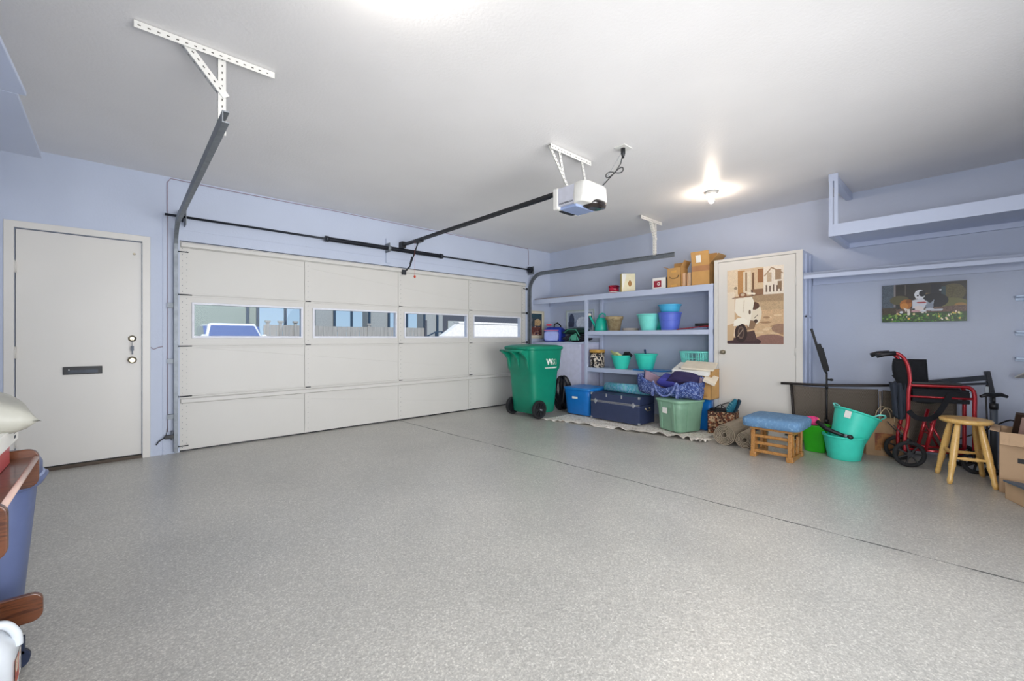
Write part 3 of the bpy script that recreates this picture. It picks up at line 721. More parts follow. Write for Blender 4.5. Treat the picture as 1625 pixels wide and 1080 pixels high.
A = Art(120, 88, '#8292aa'); A.rect(0, 0, 1, .5, '#9aa8c0').ell(.15, .5, .12, .45, '#3e4a66').rect(0, .55, .25, .8, '#39435a').ell(.6, .65, .25, .4, '#dfe6f2').rect(0, .82, 1, 1, '#7d8a98').noise(0, 0, 1, 1, .15, 3).ell(.92, .5, .1, .4, '#4a5570')
framed('framed_picture', 'wide glazed landscape picture in the corner above the countertop', (XR-.001, 4.98, 1.64), (0, -1, 0), (.62, .40), A, M('pale_frame', '#b9c4c0', .45), M('pale_mount', '#cdd6dc', .5), .018, .03, nrm=(-1, 0, 0))
# ================================================================== THINGS ON THE SHELVES
def pail(name, label, cat, loc, r0, r1, h, m, group=None, rim=True, p=2, ry=1, wall=.004, handles=False, rot=(0, 0, 0), extra=None):
    t = thing(name, label, cat, loc, 0, group); t.rotation_euler = [R(a) for a in rot]
    secs = [(0, r0*.96, r0*.96*ry), (.006, r0, r0*ry)]+[(h*k, r0+(r1-r0)*k, (r0+(r1-r0)*k)*ry) for k in (.33, .66, .97)]+[(h, r1, r1*ry)]
    secs += [(h, r1-wall, (r1-wall)*ry), (h*.5, (r0+r1)/2-wall, ((r0+r1)/2-wall)*ry), (.01, r0-wall, (r0-wall)*ry)]
    MB().loft(secs, p, 36).build('body', m, t)
    if rim:
        MB().loft([(h-.016, r1-.001, (r1-.001)*ry), (h-.014, r1+.007, (r1+.007)*ry), (h, r1+.008, (r1+.008)*ry), (h+.003, r1, r1*ry), (h, r1-.003, (r1-.003)*ry), (h-.016, r1-.003, (r1-.003)*ry)], p, 36, False, False).build('rim', m, t)
    return t
z2 = 1.255; z3 = .678; z1 = 1.835
# second shelf
wc = thing('watering_can', 'teal watering can with a pale rose, at the left end of the middle shelf', 'watering can', (5.62, 4.02, z2))
MB().loft([(0, .095, .095), (.01, .10, .10), (.10, .092, .092), (.18, .07, .075), (.21, .055, .06), (.215, .045, .05)], 2.3, 28).build('body', m_teal, wc)
MB().tube([(-.03, .06, .05), (-.04, .11, .12), (-.05, .165, .215), (-.055, .185, .25)], [.03, .02, .014, .013], 12).build('spout', m_teal, wc)
MB().at((-.06, .19, .262), (-20, 35, 0)).loft([(-.012, .014, .014), (.0, .036, .036), (.014, .034, .034)], 2, 20).build('sprinkler_rose', M('cream_plastic', '#ece2cf', .5), wc)
MB().tube([(0, .05, .20), (0, .03, .26), (0, -.02, .285), (0, -.07, .27), (0, -.095, .22), (0, -.085, .13)], .012, 10).build('handle', m_teal, wc)
fp = thing('flower_pot', 'weathered stone-coloured flower pot beside the watering can', 'flower pot', (5.62, 3.77, z2))
m_pot = MP('mossy_terracotta', ['#8a7858', '#a08c68', '#b3a27e', '#77684c'], 14, 'noise', .9, .3, 'LINEAR')
MB().loft([(0, .085, .085), (.17, .118, .118), (.17, .13, .13), (.225, .138, .138), (.225, .125, .125), (.16, .11, .11), (.03, .08, .08)], 2, 32).build('pot', m_pot, fp)
st = thing('plant_saucer', 'flat stack of pale saucers behind the flower pot', 'saucer', (5.68, 3.52, z2))
MB().loft([(0, .11, .11), (.018, .125, .125), (.02, .12, .12), (.022, .115, .115), (.04, .125, .125), (.04, .115, .115), (.03, .1, .1)], 2, 28).build('saucers', M('grey_clay', '#b8aea4', .8), st)
pail('bucket', 'aqua plastic bucket in the middle of the middle shelf', 'bucket', (5.60, 3.17, z2), .105, .165, .235, m_aqua2)
MB().at((5.74, 3.08, z2)).loft([(0, .1, .1), (.20, .13, .13), (.20, .12, .12), (.01, .09, .09)], 2, 28).build('bucket', m_teal, label='darker teal bucket half hidden behind the aqua bucket', cat='bucket')
m_peri = M('periwinkle_plastic', '#5a6fd0', .4); m_sky = M('sky_blue_plastic', '#4cb3e0', .35)
b1 = pail('bucket', 'periwinkle blue ribbed bucket under a lighter blue pail', 'bucket', (5.60, 2.85, z2), .115, .155, .245, m_peri)
for k in range(3): MB().loft([(.13+.03*k, .135+.004*k, .135+.004*k), (.135+.03*k, .142+.004*k, .142+.004*k), (.14+.03*k, .137+.004*k, .137+.004*k)], 2, 36, False, False).build('rib', m_peri, b1)
pail('bucket', 'light blue pail nested in the top of the periwinkle bucket', 'bucket', (5.60, 2.85, z2+.252), .12, .15, .105, m_sky)
rd = thing('snow_brush', 'red-handled dustpan with a black brush at the right end of the middle shelf', 'brush', (5.58, 2.54, z2))
MB().bar((0, .19, .01), (.02, -.25, .055), .05, .012).bar((.02, -.19, .04), (.0, -.28, .06), .03, .018).build('handle', m_red, rd, bevel=.003)
MB().bar((.08, -.02, .02), (.085, -.20, .035), .11, .03).build('pan', M('clear_grey_plastic', '#9aa8c8', .3), rd)
MB().box(.04, .09, -.21, -.03, .05, .09).build('brush_head', m_black, rd, bevel=.004)
# third shelf
jr = thing('treat_jar', 'patterned tub with a gold lid at the left end of the lowest shelf', 'jar', (5.56, 4.05, z3))
MB().loft([(0, .10, .10), (.235, .10, .10)], 3.2, 28).build('tub', MP('treat_tub_print', ['#1d1a1c', '#c9b9a4', '#3a2d28', '#e6dccb', '#22242a'], 48, 'voronoi', .35), jr)
MB().loft([(.235, .108, .108), (.275, .108, .108), (.285, .10, .10)], 3.2, 28).build('lid', M('gold_lid', '#c99a48', .4), jr)
g1 = pail('bucket', 'aqua bucket holding gardening gloves, left of the two on the lowest shelf', 'bucket', (5.58, 3.62, z3), .095, .155, .205, m_aqua, 'aqua buckets on the lowest shelf')
gl = MB(); 
for (a, b, c, d_) in (((.0, .09, .19), (.02, .14, .235), (.03, .19, .27), .028), ((.02, .04, .19), (.0, .07, .235), (-.02, .13, .25), .022)): gl.tube([a, b, c], [d_, d_*.9, d_*.4], 10)
gl.at((5.58, 3.62, z3)); o = MB().at((5.58, 3.62, z3)).tube([(0, .05, .17), (.02, .12, .215), (.02, .20, .268)], [.035, .028, .012], 10).tube([(0, .0, .18), (-.02, .06, .235), (-.02, .15, .235)], [.03, .022, .01], 10).build('garden_glove', M('cream_glove', '#d6dc9c', .9), label='pale yellow-green garden glove hanging over the bucket rim', cat='glove')
MB().at((5.58, 3.56, z3)).tube([(0, .03, .17), (.01, -.01, .23), (0, -.07, .235), (0, -.12, .2)], [.02, .035, .03, .02], 10).build('garden_glove', m_blackf, label='black glove bunched in the left aqua bucket', cat='glove')
pail('bucket', 'aqua bucket with a tool handle sticking out, right of the two on the lowest shelf', 'bucket', (5.57, 3.20, z3+.014), .10, .16, .225, m_aqua, 'aqua buckets on the lowest shelf')
MB().tube([(5.56, 3.20, z3+.03), (5.58, 3.21, z3+.22), (5.60, 3.235, z3+.30)], [.01, .012, .016], 10).build('garden_trowel', M('navy_handle', '#234a6c', .5), label='dark blue trowel handle standing in the right aqua bucket', cat='trowel')
MB().at((5.57, 3.10, z3)).loft([(0, .14, .26), (.008, .15, .27), (.014, .145, .265)], 5, 40).build('plastic_lid', M('bright_blue_plastic', '#1f86d2', .35), label='flat bright blue plastic lid lying under the right aqua bucket', cat='plastic lid')  # a loose flat lid under the bucket
# laundry basket
bk = thing('laundry_basket', 'aqua slotted laundry basket at the right end of the lowest shelf', 'basket', (5.60, 2.47, z3))
def ring(z, rx, ry, r, p=3, n=40):
    out = []
    for k in range(n):
        t = 2*PI*k/n; c, s_ = math.cos(t), math.sin(t)
        out.append((rx*math.copysign(abs(c)**(2/p), c), ry*math.copysign(abs(s_)**(2/p), s_), z))
    return out
MB().tube(ring(.285, .15, .205, 0), .011, 8, True).build('rim', m_aqua2, bk)
mb = MB().loft([(0, .11, .155), (.02, .115, .16), (.03, .117, .162), (.03, .11, .155), (.008, .1, .14)], 3, 40); mb.build('base', m_aqua2, bk)
mb = MB(); lo_, hi_ = ring(.02, .114, .16, 0, 3, 48), ring(.285, .15, .205, 0, 3, 48)
for k in range(48): mb.bar(lo_[k], hi_[k], .010, .004)
for z, a, b in ((.11, .127, .175), (.20, .139, .19)): mb.tube(ring(z, a, b, 0), .004, 6, True)
mb.build('slotted_wall', m_aqua2, bk)
# top shelf
MB().box(5.47, 5.80, 4.28, 5.36, z1, z1+.014).build('thin_board', M('brown_board', '#8d7f76', .7), label='thin brown board lying on the top shelf in the corner', cat='board')
tn = thing('gift_tin', 'small red patterned tin with a white stripe on the top shelf', 'tin', (5.60, 3.765, z1))
MB().loft([(0, .078, .078), (.018, .078, .078)], 2, 28).mat(1).loft([(.018, .0782, .0782), (.03, .0782, .0782)], 2, 28).mat(0).loft([(.03, .078, .078), (.105, .078, .078)], 2, 28).build('body', [MP('red_tin_print', ['#a01430', '#c02040', '#7c1030', '#d86080'], 16, 'voronoi', .3), m_paperw], tn)
MB().loft([(.10, .082, .082), (.122, .082, .082), (.126, .076, .076)], 2, 28).build('lid', MC['red_tin_print'], tn)
yb = thing('gift_box', 'cream and pale yellow box with a small brown emblem, right of the red tin', 'box', (5.60, 3.52, z1), 46)
MB().box(-.05, .05, -.10, .10, 0, .28).build('carton', M('cream_carton', '#ece3c0', .6), yb, bevel=.002)
MB().box(-.05, .05, .1002, .1012, .0, .28).build('spine', M('yellow_spine', '#e8d27a', .6), yb)
MB().prism([(.09, .02), (.03, .27), (.10, .27)], -.0515, -.0505, 'x').build('folded_ribbon', m_paperw, yb)
MB().at((-.0512, -.02, .13), (0, 90, 0)).loft([(0, .05, .03), (.0006, .045, .027)], 1.4, 16).build('emblem', M('brown_emblem', '#a5763c', .6), yb)
cbx = thing('product_box', 'small white box with a red camera picture on its front, on the top shelf', 'box', (5.58, 2.985, z1))
MB().box(-.04, .06, -.10, .095, 0, .16).build('carton', m_paperw, cbx, bevel=.0015)
MB().box(-.0412, -.0402, -.04, .075, .03, .12).mat(1).at((-.0416, .0, .075), (0, -90, 0)).loft([(0, .022, .022), (.0008, .022, .022)], 2, 20).mat(0).loft([(.0008, .012, .012), (.0016, .012, .012)], 2, 20).build('label_print', [M('deep_red_print', '#9c2336', .5), m_paperw], cbx)
MB().box(5.56, 5.66, 2.87, 2.882, z1, z1+.16).build('thin_book', m_black, label='thin dark book standing between the white camera box and the cardboard box', cat='book')
def carton(name, label, loc, sx, sy, h, m, flaps, rz=0, th=.004):
    t = thing(name, label, 'box', loc, rz)
    mb = MB().box(-sx/2, sx/2, -sy/2, sy/2, 0, th)
    mb.box(-sx/2, -sx/2+th, -sy/2, sy/2, 0, h).box(sx/2-th, sx/2, -sy/2, sy/2, 0, h).box(-sx/2, sx/2, -sy/2, -sy/2+th, 0, h).box(-sx/2, sx/2, sy/2-th, sy/2, 0, h)
    mb.build('carton', m, t)
    for side, ang, ln in flaps:
        a = R(ang)   # 0 = straight up, 90 = folded outwards
        dx, dz_ = math.sin(a)*ln, math.cos(a)*ln
        if side == '-x': mb = MB().bar((-sx/2+th/2, 0, h), (-sx/2+th/2-dx, 0, h+dz_), sy*.98, th, (dz_, 0, dx))
        if side == '+x': mb = MB().bar((sx/2-th/2, 0, h), (sx/2-th/2+dx, 0, h+dz_), sy*.98, th, (-dz_, 0, dx))
        if side == '-y': mb = MB().bar((0, -sy/2+th/2, h), (0, -sy/2+th/2-dx, h+dz_), sx*.98, th, (0, dz_, dx))
        if side == '+y': mb = MB().bar((0, sy/2-th/2, h), (0, sy/2-th/2+dx, h+dz_), sx*.98, th, (0, -dz_, dx))
        mb.build('flap', m, t)
    return t
am = carton('cardboard_box', 'open cardboard parcel box with a printed smile on its front, on the top shelf', (5.62, 2.75, z1), .2, .195, .27, m_card, [('+y', 65, .07), ('+x', 0, .09), ('-y', 30, .10), ('-x', 178, .10)])
sm = MB().tube([(-.1015, .062*math.cos(t)*1.0, .155-.03*math.sin(t)) for t in [PI*i/14 for i in range(15)]], .0035, 6)
sm.tube([(-.1015, -.052, .157), (-.1015, -.066, .163), (-.1015, -.067, .148)], .003, 6); sm.build('printed_smile', m_black, am)
MB().box(-.1022, -.1012, -.035, .04, .17, .235).mat(0).box(-.1022, -.1012, -.04, .045, .01, .04).build('paper_tape', M('tan_tape', '#dba85a', .35), am)
for i, (y, th, hh) in enumerate(((2.63, .035, .19), (2.585, .014, .18), (2.55, .045, .19))):
    MB().box(5.56, 5.74, y-th/2, y+th/2, z1, z1+hh).build('paper_file', M('file_tan_%d' % i, ['#d8b592', '#c79f78', '#dcbd9c'][i], .8), bevel=.002, label=['left', 'thin middle', 'thick right'][i]+' of the three tan files standing between the two open cardboard boxes', cat='file', group='files on the top shelf')
bx = carton('cardboard_box', 'taller open cardboard box with a white shipping label, next to the closet', (5.64, 2.385, z1), .26, .235, .27, m_card, [('-x', 12, .17), ('-y', 42, .16), ('+x', -8, .17)])
MB().bar((-.1395, .02, .295), (-.1595, .02, .389), .065, .0015, (.97, 0, .21)).build('shipping_label', m_paperw, bx)
MB().box(-.1315, -.1302, -.115, .115, .185, .255).build('packing_tape', M('brown_tape', '#b07f58', .3), bx)

# ---- on the base cabinet
cz0 = 1.08
cb2 = thing('cooler_bag', 'blue soft cooler bag with a pale front pocket on the corner cabinet', 'bag', (5.68, 5.06, cz0), 22)
m_royal = M('royal_blue_nylon', '#2340b4', .55, bs=90, bk=.1)
MB().loft([(0, .13, .15), (.02, .145, .165), (.19, .145, .165), (.225, .13, .15), (.255, .07, .12), (.26, .03, .08)], 7, 40).build('body', m_royal, cb2)
MB().at((-.145, .01, .10), (0, -90, 0)).loft([(0, .088, .135), (.03, .084, .13), (.038, .06, .11)], 5, 28).build('front_pocket', M('pale_lilac_nylon', '#a9b6f0', .55), cb2)
MB().box(-.186, -.145, -.12, .14, .192, .206).build('pocket_binding', M('pink_trim', '#d98aa8', .6), cb2)
MB().tube([(-.09, -.02, .25), (-.07, -.02, .31), (.0, -.05, .335), (.07, -.08, .29), (.09, -.09, .23)], .012, 8).build('carry_handle', m_black, cb2)
MB().at((5.60, 5.10, cz0+.278)).ball((0, .03, .02), (.05, .06, .02), 14, 8).build('cloth_scrap', M('coral_cloth', '#f0566c', .8), label='coral pink scrap lying on top of the blue cooler bag', cat='cloth')
gb = thing('folded_sack', 'dark green sack with pale green straps piled beside the cooler bag', 'sack', (5.65, 4.55, cz0+.12))
m_dgreen = M('dark_green_nylon', '#12392e', .6, 0, .3, 20, bs=30, bk=.4)
def lump(fn_seed, r, seg=40, rings=20, k=.12, f=3.0):
    rnd = random.Random(fn_seed); ph = [rnd.random()*6 for _ in range(6)]
    vs = []; fs = []
    for i in range(rings+1):
        a = -PI/2+PI*i/rings
        for j in range(seg):
            b = 2*PI*j/seg
            q = 1+k*(math.sin(f*b+ph[0])*math.sin(2*a+ph[1])+.6*math.sin((f+2)*b+ph[2]+2*a)+.4*math.sin(5*a+ph[3]+2*b))
            x, y, z = math.cos(a)*math.cos(b), math.cos(a)*math.sin(b), math.sin(a)
            if z < 0: z *= .9
            vs.append((r[0]*q*x, r[1]*q*y, r[2]*q*z+r[2]))
    for i in range(rings):
        for j in range(seg):
            l = (j+1) % seg; fs.append((i*seg+j, i*seg+l, (i+1)*seg+l, (i+1)*seg+j))
    return vs, fs
MB().add(*lump(2, (.13, .26, .055)), True).build('body', m_dgreen, gb)
MB().tube([(-.14, .15, .03), (-.15, .05, .09), (-.14, -.1, .09), (-.16, -.2, -.02)], .008, 8).tube([(-.16, .02, -.10), (-.165, -.02, -.03), (-.16, -.12, .02), (-.165, -.18, -.09)], .01, 8).box(-.17, -.155, -.13, -.03, -.09, .0).build('strap', M('mint_strap', '#4fa58a', .6), gb)
MB().at((5.66, 4.53, cz0)).add(*lump(5, (.15, .29, .06), k=.1), True).build('folded_sack', MP('black_grey_stripe_cloth', ['#14151c', '#14151c', '#4a4a5c', '#14151c'], 9, 'wave', .8, .3, 'LINEAR', dist=4), label='black and grey striped bag folded flat beneath the green sack', cat='sack')

# ================================================================== FLOOR ITEMS, FAR CORNER
# wheeled bin
wb = thing('wheeled_bin', 'large green wheeled refuse bin with a lid, parked by the garage door corner', 'wheeled bin', (4.50, 4.43, 0))
def bry(z): return .225+(.285-.225)*min(1, max(0, z/.96))+(.015 if z > .66 else 0)
secs = [(.055, .20, .225), (.07, .225, .24), (.3, .25, .252), (.58, .275, .263), (.66, .29, .266), (.70, .32, .282), (.96, .345, .30), (.985, .35, .303), (.985, .335, .29), (.3, .22, .23)]
MB().loft(secs, 7, 56).build('body', m_cart, wb)
mb = MB()
for y in (-.22, -.03, .16):   # handle gussets on the back face
    mb.prism([(-.33, .98), (-.47, .965), (-.475, .94), (-.41, .90), (-.36, .84), (-.335, .74), (-.32, .70)], y, y+.045, 'y')
mb.build('handle_gusset', m_cart, wb, bevel=.006)
MB().cyl((-.455, -.24, .965), (-.455, .24, .965), .016, 12).build('handle_bar', m_cart, wb)
MB().loft([(.975, .36, .312), (.985, .375, .322), (1.015, .375, .322), (1.03, .355, .30)], 6, 56, True, False).loft([(1.03, .355, .30), (1.045, .30, .25), (1.052, .15, .14)], 5, 56, False, True).build('lid', m_cart, wb)
MB().cyl((-.36, -.20, 1.0), (-.36, .20, 1.0), .018, 12).build('lid_hinge', m_cart, wb)
mb = MB()
mb.prism([(.12, .06), (.12, .40), (-.10, .62), (-.24, .62), (-.20, .07)], -.268, -.24, 'y') if 0 else None
MB().cyl((-.17, -.33, .13), (-.17, .33, .13), .012, 12).build('axle', m_steel, wb)
for y in (-.30, .255):
    yo = y-.003 if y < 0 else y+.048
    wl = MB().at((-.17, y, .13), (-90, 0, 0)).loft([(0, .10, .10), (.0, .125, .125), (.008, .13, .13), (.037, .13, .13), (.045, .125, .125), (.045, .10, .10), (.0, .10, .10)], 2, 40, False, False).build('wheel', m_rubber, wb)
    mb = MB().at((-.17, y+.022, .13), (90, 0, 0)).loft([(-.015, .10, .10), (.015, .10, .10)], 2, 32).loft([(.015, .03, .03), (.026, .028, .028)], 2, 16)
    for q in range(8):
        a = 2*PI*q/8; mb.bar((.03*math.cos(a), .03*math.sin(a), .02), (.095*math.cos(a), .095*math.sin(a), .02), .022, .01, (0, 0, 1))
    mb.build('hub', m_black, wl)
ang = math.degrees(math.atan2(.02, .3))
lg = MB().at((.03, -.2945, .80), (90-3.6, 0, 0)).text('W', .13, .0008, 'CENTER', .004)
lg.at((.125, -.2945, .80), (90-3.6, 0, 0)).tube([(-.04, -.04, .0), (-.04, .035, 0), (-.02, .04, 0), (0, 0, 0), (.02, .04, 0), (.045, .035, 0), (.045, -.04, 0), (.02, -.04, 0), (.015, .0, 0), (-.01, -.04, 0), (-.02, 0, 0), (-.022, -.04, 0)], .0025, 5, True)
lg.at((.06, -.291, .715), (90-3.6, 0, 0)).text('WASTE MANAGEMENT', .024, .0006, 'CENTER', .0012)
lg.build('printed_logo', m_paperw, wb, label='white WM logo on the side of the bin')

MB().at((5.14, 4.42, 0)).add(*lump(11, (.13, .15, .26), k=.13, f=5), True).build('black_bag', M('black_plastic_film', '#101018', .3, 0, .2, bs=12, bk=.8), label='bulging black plastic bag between the green bin and the blue tote', cat='bag')

def tote(name, label, loc, rz, lx, ly, h, m, m_lid, taper=.86, ribs=True):
    """lx, ly = lid outside size"""
    t = thing(name, label, 'storage tote', loc, rz)
    a, b = lx/2, ly/2
    MB().loft([(0, a*taper*.97, b*taper*.97), (.01, a*taper, b*taper), (h*.6, a*(taper+.07), b*(taper+.07)), (h*.66, a*(taper+.085), b*(taper+.085)), (h*.90, a*.965, b*.965), (h*.9, a*.93, b*.93), (h*.3, a*(taper-.0), b*(taper-.02))], 7, 56).build('body', m, t)
    MB().loft([(h*.88, a*.97, b*.97), (h*.89, a, b), (h*.95, a, b), (h*.955, a*.96, b*.96), (h*.94, a*.93, b*.93), (h*.95, a*.9, b*.9), (h*.965, a*.88, b*.88)], 7, 56).build('lid', m_lid, t)
    if ribs:
        for sx_ in (-1, 1):
            for f in (-.5, .5):
                mb = MB(); y = f*b*1.0
                mb.prism([(sx_*a*(taper-.02), .012), (sx_*(a*taper+.012), .012), (sx_*(a*.965+.004), h*.88), (sx_*a*.9, h*.88)], y-b*.10, y+b*.10, 'y').build('rib', m, t, bevel=.004)
            mb = MB(); x = 0
            mb.prism([(sx_*b*(taper-.02), .012), (sx_*(b*taper+.008), .012), (sx_*(b*.965+.003), h*.88), (sx_*b*.9, h*.88)], -a*.3, a*.3, 'x').build('rib', m, t, bevel=.004)
    return t
m_btote = M('cobalt_tote', '#1573c4', .38); m_blid = M('cobalt_lid', '#1f7fcf', .35)
bt = tote('storage_tote', 'bright blue lidded storage tote beside the green wheeled bin', (5.13, 3.95, .02), 0, .50, .52, .41, m_btote, m_blid, .84, False)
MB().box(-.2465, -.2445, -.04, .06, .235, .265).build('label_sticker', m_paperw, bt).rotation_euler = (0, 0, 0)

tk = thing('footlocker_trunk', 'navy footlocker trunk with nickel trim and latches', 'trunk', (5.07, 3.28, .012))
m_navy = M('navy_vinyl', '#303a5a', .5, 0, .08, bs=80, bk=.08)
MB().box(-.19, .19, -.385, .385, .01, .255).build('body', m_navy, tk, bevel=.004)
MB().box(-.19, .19, -.385, .385, .26, .365).build('lid', m_navy, tk, bevel=.004)
mm = M('nickel_trim', '#c9ccd4', .25, .8)
MB().box(-.194, -.188, -.387, .387, .245, .252).box(-.194, -.188, -.387, .387, .262, .27).build('trim_band', mm, tk)
for y in (-.30, .30):
    MB().prism([(y-.03, .258), (y, .295), (y+.03, .258), (y, .215)], -.202, -.19, 'x').cyl((-.206, y, .25), (-.2, y, .25), .012, 12).build('latch', mm, tk)
for y in (-.12, .12): MB().box(-.196, -.188, y-.008, y+.008, .325, .37).build('catch', mm, tk)
for y in (-.388, .36):
    for z in (.0, .335):
        MB().box(-.194, -.16, y, y+.028, z+.005, z+.035).build('corner_cap', mm, tk, bevel=.004)
MB().tube([(-.05, -.388, .21), (-.04, -.41, .185), (.04, -.41, .185), (.05, -.388, .21)], .008, 8).ball((-.05, -.39, .21), .016, 12, 8).ball((.05, -.39, .21), .016, 12, 8).build('end_handle', m_brass, tk)
ym = thing('yoga_mat', 'rolled teal and lavender floral mat lying on the navy trunk', 'rolled mat', (5.17, 3.26, .378+.065), 0)
m_flor = MP('teal_floral', ['#2fc0b4', '#7fa6d0', '#28a8b4', '#9ab6dc', '#34c8a4', '#6c8fc8'], 9, 'noise', .7, .1, 'LINEAR', dist=2)
mb = MB().tube([(-.02, .33, 0), (.0, 0, 0), (.02, -.33, 0)], .066, 24); mb.build('roll', m_flor, ym)
MB().tube([(-.0205+0*k, .332, 0) if 0 else (-.02+math.cos(t)*(.012+.0045*t), .332, math.sin(t)*(.012+.0045*t)) for t in [q*.35 for q in range(32)]], .002, 4).build('roll_end', M('mat_edge', '#3f86a0', .8), ym)

# sage tote, rotated
sg = tote('storage_tote', 'sage green lidded storage tote in front of the shelves, under the floral bag', (5.09, 2.46, .015), -19.5, .46, .42, .40, M('sage_plastic', '#7fa58c', .42), M('sage_lid', '#8eb79c', .42), .82)
MB().box(-.2325, -.2305, -.03, .05, .215, .285).build('label_sticker', m_paperw, sg)

# floral bag
fb = thing('floral_tote_bag', 'slouching blue floral tote bag lying on the sage tote', 'bag', (5.06, 2.57, .403), 0)
m_bflor = MP('blue_floral_cloth', ['#3a4c8c', '#5068a8', '#2c3b74', '#8c9cc8', '#43558f'], 95, 'voronoi', .85)
def bagf(u, v):
    # u along the length (y), v around the half-tube; open trough with two walls
    y = .41-.80*u
    prof = 1-.25*math.sin(PI*u)
    hgt = .20+.06*math.cos(PI*u*2)*.6+.02*math.sin(9*u)
    if u < .12: hgt += .05*(1-u/.12)
    a = PI*v
    hgt *= .88+.20*v
    wid = (.13-.02*math.cos(PI*u*2))*(1 if .05 < u < .95 else .75)
    x = -math.cos(a)*wid; z = hgt*(1-math.sin(a)**.6)+.004
    z += .006*math.sin(23*u+5*v)
    x += .006*math.sin(17*u+9*v)
    lift = max(0, (.28-u)/.28)*.02
    return (x, y, z+lift)
MB().grid(bagf, 40, 28).build('body', [m_bflor], fb, solid=.005)
def endcap(u0):
    def f(a, b):
        p = bagf(u0, a); q = bagf(u0, .5)
        top = max(bagf(u0, 0)[2], .01)
        return (p[0]*(1-b*0.0), p[1], p[2]+(min(top, bagf(u0, 0)[2])-p[2])*b)
    return f
MB().grid(endcap(0.0), 16, 8).grid(endcap(1.0), 16, 8).build('gusset', m_bflor, fb, solid=.004)
MB().grid(lambda u, v: (bagf(u, 1)[0]-.012-.03*v, bagf(u, 1)[1]*.95, bagf(u, 1)[2]*.97-.12*v), 30, 6).build('lining', M('mauve_lining', '#9a8494', .9), fb, solid=.003)
m_strap = MP('strap_print', ['#7584b8', '#5b6ba4', '#8b97c4', '#4f5e98'], 60, 'voronoi', .8)
for ys in ((.15, -.17),):
    a, b = ys
    pts = [(-.160, a, .15), (-.166, a-.008, .20), (-.172, a-.025, .17), (-.176, a-.07, .075), (-.178, (a+b)/2, .03), (-.176, b+.07, .075), (-.172, b+.025, .17), (-.166, b+.008, .20), (-.160, b, .15)]
    def catm(P_, n=6):
        P_ = [Vector(p) for p in P_]; o = []
        for i in range(len(P_)-1):
            p0, p1, p2, p3 = P_[max(i-1, 0)], P_[i], P_[i+1], P_[min(i+2, len(P_)-1)]
            for k in range(n):
                t = k/n; o.append(.5*((2*p1)+(p2-p0)*t+(2*p0-5*p1+4*p2-p3)*t*t+(3*p1-p0-3*p2+p3)*t**3))
        return o+[P_[-1]]
    cp = catm(pts); mb = MB()
    for q in (a, b): mb.bar((-.148, q+.01, .015), (-.158, q, .195), .035, .005, (1, 0, 0))
    mb.tube(cp, .011, 8)
    mb.build('strap', m_strap, fb)
    mb = MB().tube([tuple(Vector(p)+Vector((.27, 0, .0))) for p in pts[1:-1]], .009, 8).build('strap', m_bflor, fb)
# cushion and things behind it
def pillow(name, label, loc, rot, sx, sy, sz, mat_, cat='cushion', pinch=.12, **kw):
    from mathutils import Euler
    vs = []; n = 20
    def f(sg_):
        def g(u, v):
            x, y = 2*u-1, 2*v-1
            e = max(0, (1-x**4)*(1-y**4))**.55
            k = 1-pinch*(1-abs(y)**2)*(abs(x)**6)
            k2 = 1-pinch*(1-abs(x)**2)*(abs(y)**6)
            return (sx/2*x*k, sy/2*y*k2, sg_*sz/2*e+.004*math.sin(9*x+4*y)*e)
        return g
    t = thing(name, label, cat, loc); t.rotation_euler = [R(a) for a in rot]
    MB().grid(f(1), n, n).grid(f(-1), n, n).build('cover', mat_, t)
    return t
pillow('cushion', 'dark navy cushion sticking up out of the floral tote bag', (5.12, 2.40, .655), (12, -32, -4), .28, .38, .13, MP('navy_ribbed_cloth', ['#2a2452', '#1d1838', '#37306a', '#2a1c34'], 30, 'wave', .85, .2, 'LINEAR', stretch=(1, .3, 1), dist=2))
pillow('cushion', 'violet blue cloth bundle at the left of the navy cushion inside the floral bag', (5.10, 2.60, .60), (10, -20, 0), .22, .26, .14, M('violet_blue_cloth', '#3d3f96', .8, bs=15, bk=.5))
dt = tote('storage_tote', 'darker blue tote mostly hidden behind the sage tote, beside the closet', (5.387, 2.295, .0), 0, .112, .21, .417, m_btote, m_blid, .9, False)
cz_ = .403
c2 = carton('cardboard_box', 'open yellow-brown cardboard box behind the floral bag, beside the closet', (5.31, 2.33, cz_), .24, .42, .345, m_card, [('-y', 20, .02)])
MB().bar((-.135, -.10, .05), (-.20, -.10, .15), .14, .004, (1, 0, .1)).box(-.17, -.131, -.17, .0, .03, .04).build('flap', m_card, c2)
MB().at((5.29, 2.36, .745), (2, -16, 4)).box(-.17, .12, -.22, .22, 0, .05).build('paper_box', m_paperw, bevel=.002, label='large flat white box tilted on top behind the navy cushion', cat='box')
MB().at((5.28, 2.30, .80), (3, -16, 10)).box(-.15, .12, -.19, .18, 0, .018).build('magazine', M('cream_paper', '#e8ddc9', .6), bevel=.001, label='cream magazine lying on top of the flat white box', cat='magazine')
MB().at((5.19, 2.13, .64), (25, -20, 10)).box(-.10, .10, -.07, .07, 0, .03).build('magazine', MC['cream_paper'], bevel=.001, label='cream folder leaning below the flat white box at the closet side', cat='magazine')

